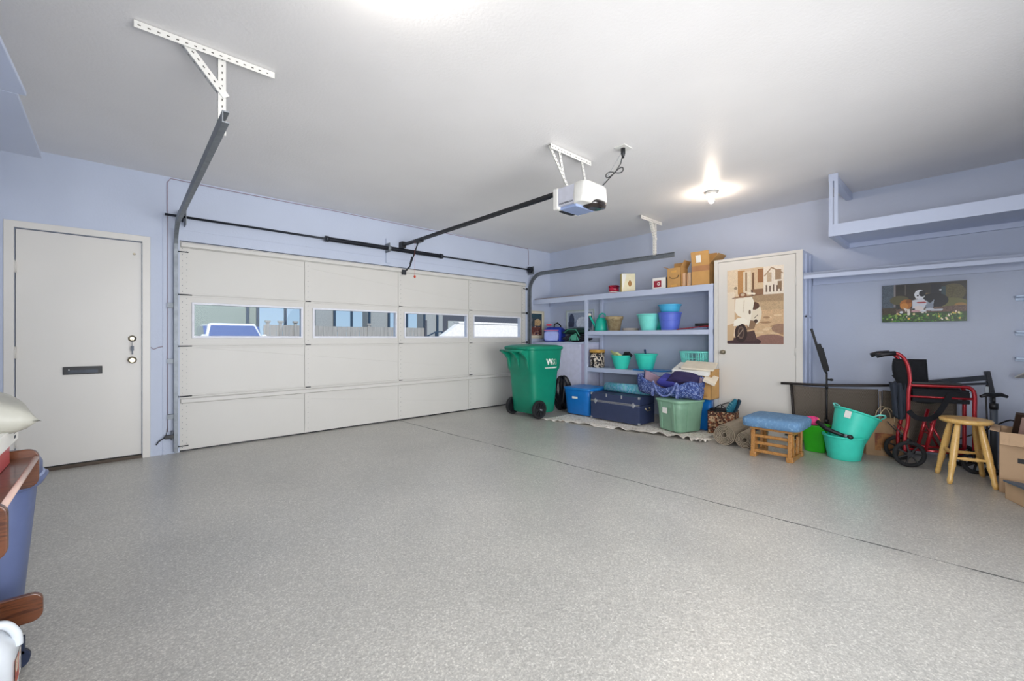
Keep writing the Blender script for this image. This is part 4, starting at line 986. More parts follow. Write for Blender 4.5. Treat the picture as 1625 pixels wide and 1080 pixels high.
# shopping bag with camouflage flowers
cg = thing('shopping_bag', 'brown autumn-leaf print shopping bag beside the rolled rugs', 'bag', (5.32, 2.03, 0), 8)
m_leaf = MP('autumn_leaf_print', ['#5a2c1c', '#a88460', '#3b2017', '#8a4a2c', '#c2a684', '#4a2a1e'], 60, 'voronoi', .7)
mb = MB(); a, b, hh, th = .12, .145, .275, .006
mb.box(-a, -a+th, -b, b, 0, hh).box(a-th, a, -b, b, 0, hh).box(-a, a, -b, -b+th, 0, hh).box(-a, a, b-th, b, 0, hh).box(-a, a, -b, b, 0, th)
mb.build('body', m_leaf, cg)
MB().tube([(-a, b-.03, hh-.01), (-a-.005, b, hh)], .004, 6).tube(ring(hh, a-.002, b-.002, 0, 12, 48), .006, 6, True).build('top_binding', m_black, cg)
for x, y0_, y1_ in ((-a-.004, .06, -.06), (a-.01, .05, -.11)):
    MB().tube([(x, y0_, hh-.02), (x, y0_-.005, hh+.05), (x, (y0_+y1_)/2, hh+.085), (x, y1_+.005, hh+.05), (x, y1_, hh-.02)], .006, 8).build('carry_loop', m_black, cg)
MB().at((5.33, 2.08, .262)).ball((0, 0, .015), (.09, .11, .022), 16, 8).build('black_cloth', m_blackf, label='black cloth folded inside the leaf print bag', cat='cloth')
sh = thing('teal_shoe', 'teal sports shoe standing in the leaf print bag', 'shoe', (5.33, 1.95, .305)); xa = Vector((.05, -.45, .89)).normalized(); za = Vector((-.75, .45, .27)); za = (za-xa*za.dot(xa)).normalized()
sh.rotation_euler = Matrix((za.cross(xa), za, xa)).transposed().to_euler()
MB().loft([(-.13+.26*k/12, .04*math.sin(PI*(.12+.80*k/12))**.5*.95, (.052-.025*(k/12))*math.sin(PI*(.10+.82*k/12))**.4) for k in range(13)], 2.5, 24).build('upper', M('teal_knit', '#1f7088', .75, 0, .15, 30, bs=120, bk=.3), sh)
MB().loft([(-.14+.28*k/12, .045*math.sin(PI*(.10+.82*k/12))**.5, .012, 0, -.05) for k in range(13)], 3, 24).build('sole', M('dark_sole', '#17384a', .7), sh)
mb = MB()
for k in range(4): mb.bar((-.025, .045-.004*k, -.02+.03*k), (.025, .045-.004*k, -.02+.03*k), .006, .006)
mb.build('laces', M('lace_grey', '#7fc0c8', .8), sh)

# drop cloth
dc = [(4.30, 4.10), (4.36, 3.86), (4.43, 3.70), (4.50, 3.2), (4.56, 2.8), (4.62, 2.4), (4.65, 2.15), (4.63, 1.98)]
def clothf(u, v):
    k = u*(len(dc)-1); i = min(int(k), len(dc)-2); f = k-i
    x0 = dc[i][0]*(1-f)+dc[i+1][0]*f; y = dc[i][1]*(1-f)+dc[i+1][1]*f
    x1 = 5.30 if 0.1 < u < .92 else 4.95
    x = x0+(x1-x0)*v+.012*math.sin(31*u)*(1-v)
    free = max(0, 1-(x-x0)/.22)
    z = .004+free*(.016+.024*math.sin(44*u+3*math.sin(9*u)+6*v*3)*math.sin(13*u+2)+.010*math.sin(90*u+7*v))*(1 if u > .2 else .4)
    if u > .6: z += free*.022*abs(math.sin(57*u+12*v))
    return (x, y, max(.002, z))
m_cloth = MP('ivory_sprigged_cloth', ['#efe9e0', '#efe9e0', '#efe9e0', '#e9e0d4', '#efe9e0', '#c9bcb0'], 60, 'voronoi', .9, .2)
MB().grid(clothf, 160, 26).build('drop_cloth', m_cloth, label='crumpled ivory cloth spread on the floor under the totes and trunk', cat='cloth', solid=.0015)

# rolled rugs
def rug(name, label, loc, r, L, rz, turns=5):
    t = thing(name, label, 'rug', loc, rz)
    pts = []; n = turns*28
    for i in range(n+1):
        a = i/28*2*PI; rr = .022+(r-.022)*i/n
        pts.append((rr*math.cos(a), rr*math.sin(a)))
    th = .007
    vs = []
    for x in (0, L):
        for i, (p, q) in enumerate(pts):
            d_ = math.hypot(p, q); vs.append((x, p*(1+th/2/d_), q*(1+th/2/d_)+r)); vs.append((x, p*(1-th/2/d_), q*(1-th/2/d_)+r))
    m = len(pts); fs = []
    for i in range(m-1):
        o0, i0, o1, i1 = 2*i, 2*i+1, 2*i+2, 2*i+3; k = 2*m
        fs += [(o0, o1, k+o1, k+o0), (i1, i0, k+i0, k+i1), (o1, o0, i0, i1), (k+o0, k+o1, k+i1, k+i0)]
    MB().add(vs, fs, False).build('spiral_carpet', M('beige_carpet', '#a89a86', .95, 0, .12, 60, bs=250, bk=.5), t)
rug('rolled_rug', 'rolled beige rug, left of the two beside the leaf print bag', (4.74, 1.80, 0), .112, .60, 2, 6)
rug('rolled_rug', 'rolled beige rug, right of the two, half behind the blue footstool', (4.76, 1.605, 0), .088, .58, 3, 5)

# glider footstool
gs = thing('glider_footstool', 'oak glider footstool with a pale blue patterned cushion', 'footstool', (4.69, 1.29, 0), 0)
m_blc = MP('denim_blue_fabric', ['#5f86ac', '#648bb0', '#5f86ac', '#7fa2c2'], 70, 'voronoi', .85, .1, 'LINEAR')
MB().loft([(.297, .24, .235), (.302, .25, .245), (.355, .255, .25), (.375, .248, .243), (.388, .225, .22), (.394, .15, .15), (.396, .05, .05)], 7, 56).build('cushion', m_blc, gs)
MB().box(-.19, .19, -.18, .18, .268, .296).build('seat_board', m_oak, gs, bevel=.004)
for y in (-.155, .155):
    MB().bar((-.185, y, .02), (.185, y, .02), .045, .04).bar((-.191, y, .025), (-.13, y, .025), .055, .05).bar((.13, y, .025), (.191, y, .025), .055, .05).build('floor_rail', m_oak, gs, bevel=.006)
    MB().box(-.16, .16, y-.014, y+.014, .235, .265).build('top_rail', m_oak, gs, bevel=.004)
    for x in (-.15, .15):
        MB().bar((x, y+.018*(1 if y > 0 else -1), .25), (x*.82, y+.018*(1 if y > 0 else -1), .09), .016, .035, (1, 0, 0)).build('swing_arm', m_oak, gs, bevel=.003)
        MB().bar((x*.45, y, .04), (x*.6, y, .20), .022, .035, (1, 0, 0)).build('post', m_oak, gs, bevel=.003)
        MB().cyl((x, y-.045*(1 if y < 0 else -1)*-1, .25), (x, y, .25), .008, 8).build('pivot', m_dsteel, gs)
for x, z in ((-.165, .06), (-.15, .135), (.165, .06), (.15, .135), (-.16, .205)):
    MB().bar((x, -.15, z), (x, .15, z), .022, .028).build('stretcher', m_oak, gs, bevel=.004)
for x in (-.178, ):
    for y in (-.155, .155): MB().bar((x, y, .03), (x+.015, y, .26), .035, .03, (0, 1, 0)).build('leg', m_oak, gs, bevel=.004)
for y in (-.155, .155): MB().bar((.178, y, .03), (.165, y, .26), .035, .03, (0, 1, 0)).build('leg', m_oak, gs, bevel=.004)

# green bin with pink thing
gb2 = thing('green_bin', 'small bright green plastic bin behind the footstool', 'bin', (5.20, 1.08, 0))
MB().loft([(0, .07, .085), (.01, .075, .09), (.25, .10, .115), (.265, .108, .122), (.27, .10, .115), (.26, .092, .107), (.02, .068, .08)], 4, 36).build('body', M('lime_green_plastic', '#2fae1c', .4), gb2)
pk = thing('pink_flower', 'bright pink paper flower poking out of the green bin', 'flower', (5.20, 1.11, .262))
mb = MB()
for k in range(7):
    a = 2*PI*k/7
    mb.at((.02*math.cos(a), .025*math.sin(a), .02), (18*math.sin(a), -18*math.cos(a), math.degrees(a))).ball((.01, 0, .02), (.028, .034, .045), 12, 8)
mb.build('petals', M('hot_pink_paper', '#f0468c', .6, 0, .15), pk)
MB().ball((.0, -.05, .04), (.025, .02, .035), 12, 8).build('orange_petal', M('salmon_paper', '#e89a70', .6), pk)

# music stand
ms = thing('folded_stand', 'black folding tripod stand with its arms folded up, behind the aqua tubs', 'stand', (5.42, 1.03, 0))
MB().cyl((0, 0, .10), (0, 0, .79), .009, 12).build('pole', m_black, ms)
MB().cyl((0, 0, .255), (0, 0, .30), .017, 12).cyl((0, 0, .62), (0, 0, .66), .013, 12).build('collar', m_black, ms)
for k in range(3):
    a = R(100+120*k)
    MB().bar((0, 0, .285), (.24*math.cos(a), .24*math.sin(a), .008), .014, .007).bar((0, 0, .115), (.115*math.cos(a), .115*math.sin(a), .15), .012, .006).build('leg', m_black, ms)
MB().tube([(0, 0, .78), (-.005, .01, .80), (.005, -.01, .83)], .012, 10).bar((.0, -.035, .715), (0, .0, .715), .012, .02).ball((0, -.04, .715), (.012, .018, .014), 10, 6).build('clamp', m_black, ms)
dv = Vector((-.106, .097, .446)).normalized(); b0 = Vector((0, 0, .80))
MB().bar(b0, b0+dv*.30, .045, .028, (1, .9, 0)).build('folded_desk', m_black, ms, bevel=.003)
MB().bar(b0+dv*.02+Vector((-.012, .012, 0)), b0+dv*.47+Vector((-.012, .012, 0)), .022, .014, (1, .9, 0)).build('folded_arm', m_black, ms, bevel=.003)
MB().bar(b0+dv*.03+Vector((.014, -.014, 0)), b0+dv*.26+Vector((.02, -.02, 0)), .02, .02, (1, .9, 0)).build('folded_arm', m_dsteel, ms, bevel=.003)

# aqua tubs
t1 = pail('tub', 'aqua flexible tub standing on the floor in front of the tripod stand', 'tub', (5.08, .83, 0), .128, .165, .225, m_aqua)
t2 = pail('tub', 'taller aqua tub with a white sticker, tilted back in the standing tub', 'tub', (5.082, .832, .085), .118, .178, .37, m_aqua, rot=(0, 0, 0), rim=True)
lean = Vector((.55, -.52, 2.05)).normalized()
t2.rotation_mode = 'QUATERNION'; t2.rotation_quaternion = Vector((0, 0, 1)).rotation_difference(lean)
for a in (150, 330):
    a = R(a+95); p = .178
    MB().tube([(p*math.cos(a-.3), p*math.sin(a-.3), .365), ((p+.035)*math.cos(a-.2), (p+.035)*math.sin(a-.2), .40), ((p+.045)*math.cos(a), (p+.045)*math.sin(a), .41), ((p+.035)*math.cos(a+.2), (p+.035)*math.sin(a+.2), .40), (p*math.cos(a+.3), p*math.sin(a+.3), .365)], .007, 8).build('handle', m_aqua2, t2)
a0 = R(168)
mb = MB(); cx_, cy_ = .172*math.cos(a0), .172*math.sin(a0)
mb.at((cx_*1.0, cy_*1.0, .315), (0, 0, 168), (1, 1, 1)).bar((.0, 0, -.03), (.012, 0, .035), .052, .0015, (1, 0, 0)); mb.build('sticker', m_paperw, t2)
vt = thing('vacuum_wand', 'black tube tool with a round metal knob resting on the rim of the standing tub', 'tool', (5.0, .90, .24))
MB().tube([(.02, .13, .09), (-.02, .05, .035), (-.055, -.09, .0)], [.02, .022, .016], 12).build('tube', m_black, vt)
MB().ball((-.065, -.14, -.005), (.024, .024, .022), 14, 8).build('knob', m_black, vt)
MB().cyl((-.056, -.095, 0), (-.062, -.12, -.003), .018, 14).build('collar', m_steel, vt)

# kraft bag
kb = thing('paper_bag', 'brown kraft paper shopping bag behind the wheelchair', 'bag', (5.52, .58, 0), -62)
mb = MB(); a, b, hh = .17, .05, .36
def kbf(side):
    def f(u, v):
        x = -a+2*a*u; z = hh*v
        return (x, side*(b*(1-.35*v))+.008*math.sin(9*u+7*v)*math.sin(PI*u), z)
    return f
MB().grid(kbf(1), 14, 14).grid(kbf(-1), 14, 14).grid(lambda u, v: (-a, (2*u-1)*b*(1-.35*v), hh*v), 2, 10).grid(lambda u, v: (a, (2*u-1)*b*(1-.35*v), hh*v), 2, 10).box(-a, a, -b, b, 0, .003).build('body', m_kraft, kb)
for s in (-1, 1):
    MB().tube(catm([(-.06, s*.035, hh-.03), (-.055, s*.04, hh+.04), (-.02, s*.045, hh+.10), (.02, s*.045, hh+.10), (.055, s*.04, hh+.04), (.06, s*.035, hh-.03)]), .004, 6).build('handle', M('twisted_paper_cord', '#c9b592', .8), kb)
o = MB().box(-.10, .04, -.053, -.0515, .05, .22).mat(0).build('printed_panel', MP('bag_print', ['#8a5a3a', '#b07a48', '#7a4034', '#9a8468'], 8, 'noise', .7, .1, 'LINEAR'), kb)

# lounge
lg_ = thing('folding_lounge', 'long dark sling lounge chair standing on its side against the right wall', 'lounge chair', (5.633, .681, 0), 17)
m_sling = MP('woven_sling', ['#50483f', '#71675c', '#5a5148', '#786e63'], 150, 'check', .85, .2, 'LINEAR')
m_fr = M('bronze_tube', '#35302e', .45, .4)
MB().tube([(-.02, .80, .648), (-.02, .40, .648), (-.02, .0, .668), (-.02, -.26, .685)], .014, 10).build('side_tube', m_fr, lg_)
MB().tube([(.0, .72, .06), (.0, -.60, .06)], .015, 10).build('side_tube', m_fr, lg_)
MB().tube([(-.01, .70, .64), (-.005, .665, .04)], .013, 10).build('end_tube', m_fr, lg_)
MB().tube([(-.02, -.05, .61), (-.01, -.06, .05)], .012, 10).build('cross_tube', M('champagne_tube', '#8d857c', .4, .5), lg_)
MB().tube([(-.02, -.155, .61), (-.01, -.165, .05)], .012, 10).build('cross_tube', m_fr, lg_)
MB().tube(catm([(-.05, -.24, .05), (-.05, -.23, .48), (-.05, -.27, .55), (-.05, -.36, .575), (-.05, -.60, .58)]), .012, 10).build('folded_frame_loop', m_dsteel, lg_)
MB().grid(lambda u, v: (-.012+.012*math.sin(PI*v),   .685-.72*u, .06+.57*v-.01*math.sin(PI*u)*v), 20, 12).build('sling_panel', m_sling, lg_, solid=.003)
MB().grid(lambda u, v: (-.004+.012*math.sin(PI*v), -.07-.54*u, .06+.56*v), 20, 12).build('sling_panel', m_sling, lg_, solid=.003)
MB().bar((-.03, -.28, .70), (-.03, -.82, .79), .022, .045).bar((-.03, -.28, .675), (-.03, -.82, .735), .02, .02).build('folded_armrest', m_dsteel, lg_)
MB().bar((-.03, -.80, .845), (-.03, -.835, .62), .03, .04, (1, 0, 0)).bar((-.03, -.835, .62), (-.03, -.845, .0), .026, .03, (1, 0, 0)).build('end_leg', M('charcoal_tube', '#33363d', .5, .3), lg_)
MB().box(-.015, .008, -.68, -.60, .05, .08).build('foot', m_black, lg_)

# wheelchair
wc2 = thing('wheelchair', 'folded red-framed transport wheelchair with black upholstery', 'wheelchair', (5.19, .39, 0), 0)
fx = Vector((.34, -.94, 0)).normalized(); lx_ = Vector((.94, .34, 0)).normalized()
def W(f, l, z): return tuple(fx*f+lx_*l+Vector((0, 0, z)))
wsep = .18
for l, nm in ((0, 'near'), (wsep, 'far')):
    MB().tube(catm([W(-.20, l, 1.0), W(-.10, l, 1.015), W(-.04, l, .985), W(-.0, l, .90), W(.015, l, .76), W(.005, l, .66), W(.0, l, .40), W(-.02, l, .27), W(-.02, l, .13)]), .015, 12).build('back_post', m_red, wc2)
    MB().tube([W(-.22, l, .985), W(-.17, l, 1.003), W(-.085, l, 1.012)], [.021, .023, .021], 10).build('hand_grip', m_black, wc2)
    MB().tube(catm([W(.01, l, .73), W(.20, l, .73), W(.36, l, .73), W(.41, l, .715), W(.43, l, .66), W(.43, l, .50), W(.43, l, .16)]), .015, 12).build('side_tube', m_red, wc2)
    MB().tube([W(.0, l, .63), W(.43, l, .63)], .011, 10).build('seat_tube', m_red, wc2)
    MB().tube([W(-.0, l, .155), W(.43, l, .155)], .0125, 10).build('base_tube', m_red, wc2)
    MB().tube([W(.19, l, .50), W(.12, l, .155)], .015, 10).build('strut', m_red, wc2)
    MB().tube([W(.15, l, .40), W(.26, l, .16)], .009, 10).build('strut', m_red, wc2)
    MB().bar(W(.02, l, .752), W(.35, l, .752), .045, .022).build('arm_pad', m_black, wc2, bevel=.006)
    for f, r in ((-.0, .112), (.43, .095)):
        ll = l-.035 if l == 0 else l+.035
        cpt = Vector(W(f, ll, r+.004)); rotz = math.degrees(math.atan2(lx_.y, lx_.x))
        wl = MB(); rg = []
        for k in range(36):
            t = 2*PI*k/36; rg.append(tuple(cpt+fx*math.cos(t)*(r-.012)+Vector((0, 0, 1))*math.sin(t)*(r-.012)))
        wl.tube(rg, .017, 10, True); wo_ = wl.build('wheel', m_rubber, wc2)
        mb = MB()
        for k in range(7):
            t = 2*PI*k/7; mb.bar(cpt, cpt+fx*math.cos(t)*(r-.02)+Vector((0, 0, 1))*math.sin(t)*(r-.02), .012, .014, tuple(lx_))
        mb.cyl(tuple(cpt-lx_*.02), tuple(cpt+lx_*.02), .022, 14); mb.build('spoked_hub', m_black, wo_)
        MB().bar(W(f, l, .15), W(f, l, r), .02, .02).cyl(W(f, l-.04, r+.004), W(f, l+.04, r+.004), .006, 8).build('axle_bracket', m_dsteel, wc2)
    MB().bar(W(-.10, l, .36), W(.01, l, .22), .012, .008).ball(W(.0, l, .23), .02, 10, 6).ball(W(.02, l, .20), .016, 10, 6).build('brake_lever', m_black, wc2)
def clothq(a, b, c, d_, nu=10, nv=8, sag=.02, dirn=(0, 0, -1)):
    a, b, c, d_ = map(Vector, (a, b, c, d_)); dirn = Vector(dirn)
    return lambda u, v: tuple((a*(1-u)+b*u)*(1-v)+(d_*(1-u)+c*u)*v+dirn*sag*math.sin(PI*u)*(1+.3*math.sin(5*v)))
MB().grid(clothq(W(.0, .0, .96), W(-.03, wsep, .96), W(.01, wsep, .62), W(.02, 0, .62), sag=.06, dirn=tuple(-fx)), 12, 10).build('back_upholstery', m_blackf, wc2, solid=.006)
MB().grid(clothq(W(.03, wsep*.9, .955), W(.17, wsep*.9, .955), W(.19, wsep*.9, .64), W(.03, wsep*.9, .64), sag=.01, dirn=tuple(-lx_)), 8, 8).build('side_flap', m_blackf, wc2, solid=.01)
MB().grid(clothq(W(.03, 0.01, .70), W(.03, wsep-.01, .70), W(.40, wsep-.01, .70), W(.40, .01, .70), sag=.10), 12, 10).build('seat_upholstery', m_blackf, wc2, solid=.012)
MB().bar(W(.03, -.0, .66), W(.40, -.0, .66), .02, .05).bar(W(.03, 0, .60), W(.40, 0, .60), .02, .035).build('side_panel', m_blackf, wc2, bevel=.006)
MB().grid(lambda u, v: W((-.10+.09*u)*(1-.35*v)+.006*math.sin(14*u+3*v), wsep*(.75-.6*u)+.012*math.sin(16*u), .74-.30*v-.04*math.sin(PI*u)*v), 18, 14).build('back_pocket', M('slate_cloth', '#2c3340', .8, bs=40, bk=.3), wc2, solid=.006)
pts = catm([W(.0, -.015, .50), W(.05, -.02, .445), W(.14, -.02, .44), (W(.20, -.02, .50)), W(.27, -.02, .66)])
mb = MB()
for i in range(len(pts)-1): mb.bar(pts[i], Vector(pts[i+1])+(Vector(pts[i+1])-Vector(pts[i]))*.1, .004, .042)
mb.build('seat_belt', m_blackf, wc2)
MB().tube([W(-.02, 0, .30), W(-.02, wsep, .36)], .008, 8).tube([W(.15, 0, .30), W(.15, wsep, .30)], .008, 8).tube([W(.40, 0, .155), W(.40, wsep, .155)], .01, 8).tube([W(.02, 0, .155), W(.02, wsep, .155)], .01, 8).build('cross_brace', m_red, wc2)
MB().tube([W(-.05, wsep, .74), W(-.0, wsep, .70), W(.0, wsep*.5, .66)], .01, 8).tube([W(-.06, wsep, .80), W(-.0, wsep, .72)], .008, 8).build('fold_joint', m_dsteel, wc2)

# stool
sl = thing('wooden_stool', 'small varnished pine stool with turned legs, in front of the wheelchair', 'stool', (5.0, .035, 0), 10)
MB().loft([(.468, .135, .135), (.476, .15, .15), (.492, .155, .155), (.502, .148, .148), (.505, .12, .12)], 2, 48).build('seat', m_pine, sl)
feet = []
for (X, Y) in ((5.193, .217), (4.881, .132), (5.34, -.056), (4.960, -.122)):
    p = Vector((X-5.085, Y-.043, 0))*.96; p.rotate(Matrix.Rotation(R(-10), 3, 'Z')); feet.append(p)
cen = sum(feet, Vector())/4
legs = []
for p in feet:
    tp = Vector((p.x*.50, p.y*.50, .472)); n = 16; pts = []; rs = []
    for i in range(n+1):
        k = i/n; pts.append(tuple(tp+(p-tp)*k))
        r = .016+.008*math.sin(PI*min(1, k*1.15))
        if .05 < k: pass
        if i in (10, ): r = .020
        if i == 11: r = .024
        if i == 14: r = .016
        if i == 15: r = .019
        if i == 16: r = .014
        rs.append(r)
    MB().tube(pts, rs, 16).build('leg', m_pine, sl); legs.append((tp, p))
def onleg(i, z): tp, p = legs[i]; k = 1-z/.472; return tp+(p-tp)*k
for i, j, z in ((0, 1, .235), (1, 3, .20), (3, 2, .235), (2, 0, .20)):
    a, b = onleg(i, z), onleg(j, z); pts = [tuple(a+(b-a)*k/12) for k in range(13)]
    MB().tube(pts, [.007+.006*math.sin(PI*k/12)+(.003 if k in (4, 8) else 0) for k in range(13)], 12).build('stretcher', m_pine, sl)

# floor pump
fpu = thing('floor_pump', 'grey floor pump with a black T handle behind the stool', 'pump', (5.42, -.125, 0))
MB().cyl((0, 0, .04), (0, 0, .56), .0225, 18).build('barrel', M('pump_grey', '#5d646c', .35, .5), fpu)
MB().cyl((0, 0, .0), (0, 0, .03), .05, 18).bar((-.10, .05, .012), (.10, -.05, .012), .05, .024).build('foot_plate', m_black, fpu, bevel=.004)
MB().cyl((0, 0, .55), (0, 0, .60), .027, 18).cyl((0, 0, .59), (0, 0, .66), .010, 12).tube([(-.07, .075, .655), (-.04, .04, .672), (0, 0, .668), (.04, -.04, .672), (.07, -.075, .655)], [.012, .017, .02, .017, .012], 12).build('handle', m_black, fpu)
MB().tube(catm([(0, -.02, .05), (.02, .03, .2), (.02, .04, .5), (.01, .045, .72), (-.01, .03, .74), (-.015, .025, .66)]), .006, 8).build('hose', m_black, fpu)
MB().box(-.03, .0, .03, .05, .68, .74).build('valve_head', m_steel, fpu)
MB().tube(catm([(5.86, .2, .12), (5.7, -.05, .30), (5.5, -.22, .46), (5.3, -.26, .40), (5.2, -.3, .45)]), .006, 8).build('black_cable', m_black, label='thin black cable arching from behind the pump to the cardboard carton', cat='cable')

# carton at the right edge
rcb = carton('cardboard_box', 'large tan cardboard carton cut off by the right edge of the view', (4.99, -.395, 0), .36, .50, .45, m_card2, [('-x', 150, .1), ('+y', 80, .05)], rz=-3)
MB().box(-.1815, -.1802, .10, .16, .235, .27).build('printed_mark', m_black, rcb)
MB().box(-.1812, -.1803, -.25, .25, .10, .104).build('crease', M('cardboard_crease', '#b0906e', .9), rcb)
pf = thing('picture_frame', 'dark framed picture leaning in the top of the tan carton', 'picture frame', (5.02, -.34, .40)); pf.rotation_euler = (0, R(-35), R(8))
MB().box(-.01, .01, -.30, .14, .0, .24).build('frame', M('dark_bronze_frame', '#3a2c26', .4), pf, bevel=.003)
MB().box(-.012, -.009, -.27, .11, .03, .21).build('mount', M('rosy_mount', '#b99a90', .6), pf)
cb3 = carton('cardboard_box', 'small open cardboard box low at the right edge, holding dark papers', (4.58, -.315, 0), .30, .20, .13, m_card2, [('-x', 70, .07)], rz=25)
MB().at((4.545, -.27, .128), (6, 4, 20)).box(-.15, .12, -.12, .085, 0, .012).build('slate_folder', M('slate_card', '#5c6878', .6), label='slate grey folder lying across the small box at the right edge', cat='folder')

# ================================================================== LEFT FOREGROUND
# walnut stand on castors
wsd = thing('walnut_stand', 'walnut laminate side stand with rounded end boards at the left edge', 'stand', (-.49, 1.93, 0))
def endboard(y, x0, x1, z0, z1, r=.03, th=.02):
    pts = []
    for cx, cz_, a0_ in ((x1-r, z1-r, 0), (x0+r, z1-r, 90), (x0+r, z0+r, 180), (x1-r, z0+r, 270)):
        for k in range(6):
            a = R(a0_+18*k); pts.append((cx+r*math.cos(a), cz_+r*math.sin(a)))
    return MB().prism(pts, y, y+th, 'y')
endboard(.315, -.26, .262, .625, .762).build('end_board', m_walnut, wsd, bevel=.003)
endboard(-.345, -.26, .278, .615, .757).build('end_board', m_walnut, wsd, bevel=.003)
MB().box(-.26, .255, -.325, .315, .712, .735).build('top_board', m_walnut, wsd)
MB().cyl((.262, -.325, .729), (.255, .315, .729), .008, 10).build('edge_strip', M('pale_edge_strip', '#d9b9ac', .3), wsd)
for y in (.315, -.345):
    endboard(y, -.26, .272, .15, .25).build('foot_board', m_walnut, wsd, bevel=.003)
    MB().box(-.25, -.10, y+.004, y+.018, .2, .66).build('upright_panel', M('dark_panel', '#20222c', .5), wsd)
    for x in (-.2, .21):
        MB().at((x, y+.01, 0)).cyl((0, 0, .10), (0, 0, .16), .006, 8).box(-.018, .018, -.012, .012, .05, .105).cyl((0, -.012, .032), (0, .012, .032), .032, 18).build('castor', M('navy_castor', '#1c2742', .5), wsd)
MB().box(-.20, -.16, -.33, .32, .3, .45).build('back_rail', MC['dark_panel'], wsd)

bn = thing('swing_top_bin', 'slate blue swing-top waste bin behind the walnut stand', 'waste bin', (-.41, 2.56, 0))
m_slate = M('slate_blue_plastic', '#606d96', .45, 0, .04)
MB().loft([(0, .09, .09), (.01, .10, .10), (.57, .145, .145), (.58, .14, .14), (.05, .10, .10)], 3, 44).build('body', m_slate, bn)
MB().loft([(.565, .147, .147), (.572, .162, .162), (.60, .176, .176), (.606, .166, .166), (.60, .143, .143)], 2.6, 44, False, False).mat(1).loft([(.606, .166, .166), (.614, .163, .163), (.606, .148, .148)], 2.6, 44, False, False).build('rim', [m_slate, M('bin_rim_light', '#a9b8de', .4)], bn)
MB().loft([(.60, .160, .160), (.65, .160, .160), (.68, .148, .148), (.695, .11, .11), (.70, .01, .01)], 2.3, 40).build('swing_lid', m_slate, bn)

rb = thing('red_box', 'red carton underneath the white box on the walnut stand', 'box', (-.44, 2.0, .736))
MB().box(-.155, .155, -.2, .17, 0, .075).build('carton', M('glossy_red_card', '#c0202c', .3), rb, bevel=.003)
wbx = thing('white_box', 'flat white carton with small print on the walnut stand', 'box', (-.435, 2.03, .812))
MB().box(-.165, .165, -.26, .17, 0, .05).build('carton', m_paperw, wbx, bevel=.002)
MB().box(-.15, .15, -.24, .15, .0502, .052).build('lid_panel', M('tan_liner', '#b7aa9c', .8), wbx)
mb = MB()
for z, s in ((.034, .011), (.018, .011)): mb.at((.1655, .12, z), (90, 0, 90)).text('|||| ||| ||', s, .0003, 'RIGHT')
mb.at((.1655, -.02, .026), (90, 0, 90)).text('FRAGILE', .016, .0003, 'RIGHT') if 0 else None
mb.build('small_print', m_dsteel, wbx)
pl = pillow('plastic_pillow_bag', 'bulging white plastic-wrapped bag on the white box at the left edge', (-.45, 2.12, .925), (4, 6, 14), .44, .34, .13, M('white_plastic_film', '#b2b1a6', .5, 0, .05, bs=14, bk=.5), 'bag', .05)

# jug
jg = thing('plastic_jug', 'translucent white plastic gallon jug on the floor at the bottom left', 'jug', (-.335, 2.05, 0))
m_jug = M('milky_plastic', '#e6ecf2', .35, 0, .02, coat=.3)
MB().loft([(0, .07, .07), (.012, .08, .08), (.17, .082, .082), (.20, .078, .078), (.235, .05, .05), (.255, .024, .024), (.275, .021, .021)], 4, 40).build('body', m_jug, jg)
MB().cyl((0, 0, .268), (0, 0, .288), .024, 20).build('cap', m_wsteel, jg)
MB().tube(catm([(.018, .0, .262), (.055, .0, .255), (.078, 0, .22), (.082, 0, .18)]), .012, 12).build('handle', m_jug, jg)
A = Art(60, 48, '#e8e4de'); A.rect(.0, .0, .62, 1, '#d9643c').ell(.3, .3, .25, .3, '#e9d2bc').rect(.1, .6, .55, .9, '#b03a2a').rect(.68, .4, .95, .9, '#8b8f98').rect(.68, .1, .95, .3, '#c9a08a').noise(0, 0, 1, 1, .25, 2)
A.build('printed_label', (.0832, -.05, .155), (0, .095, 0), (0, 0, -.075), jg, .4)
A.build('printed_label', (-.05, -.0832, .155), (.1, .0, 0), (0, 0, -.075), jg, .4)

# ================================================================== OUTDOORS
MB().box(-25, 45, YF+.21, 60, -.15, -.02).build('trim_4', M('asphalt', '#8d8c8a', .9, bs=40, bk=.2), kind='structure')
m_st = M('grey_stucco', '#9da1a0', .9, bs=20, bk=.2); m_st2 = M('sage_stucco', '#8f9b93', .9, bs=20, bk=.2); m_dk = M('charcoal_siding', '#50535c', .8); m_post = M('slate_post', '#2f4356', .6)
def house(label, x0, x1, y0, y1, h, mats, posts):
    t = thing('townhouse', label, 'building', ((x0+x1)/2, y0, -.02)); c = (x0+x1)/2
    MB().box(x0-c, x1-c, 0, y1-y0, 0, h).build('wall', mats, t)
    MB().box(x0-c-.04, x1-c+.04, -.25, y1-y0+.2, h, h+.25).build('roof', m_dk, t)
    for px in posts: MB().box(px-c-.05, px-c+.05, -.12, -.001, 0, h).build('downpipe', m_post, t)
    return t
house('sage grey townhouse seen behind the white car through the first window', -6, 4.50, 22, 30, 5.2, m_st2, (4.02, 4.42))
house('narrow pale grey house block between the sky gaps in the second window', 6.95, 7.90, 22, 22.7, 5.2, m_st, (7.84,))
house('grey house block above the fence at the right of the second window', 9.62, 10.86, 22, 22.7, 5.2, m_st, (9.68, 10.80))
house('grey house block with a stair rail in the third window', 13.0, 14.38, 22, 22.7, 5.2, m_st, (13.06, 13.95))
dk = house('dark charcoal house behind the white wall in the third and fourth windows', 14.62, 26, 23, 24, 5.2, m_dk, ())
MB().box(-4.9, -2.2, -.05, 0, 0, 2.25).build('garage_panel', M('pale_panel', '#aab0ae', .7), dk)
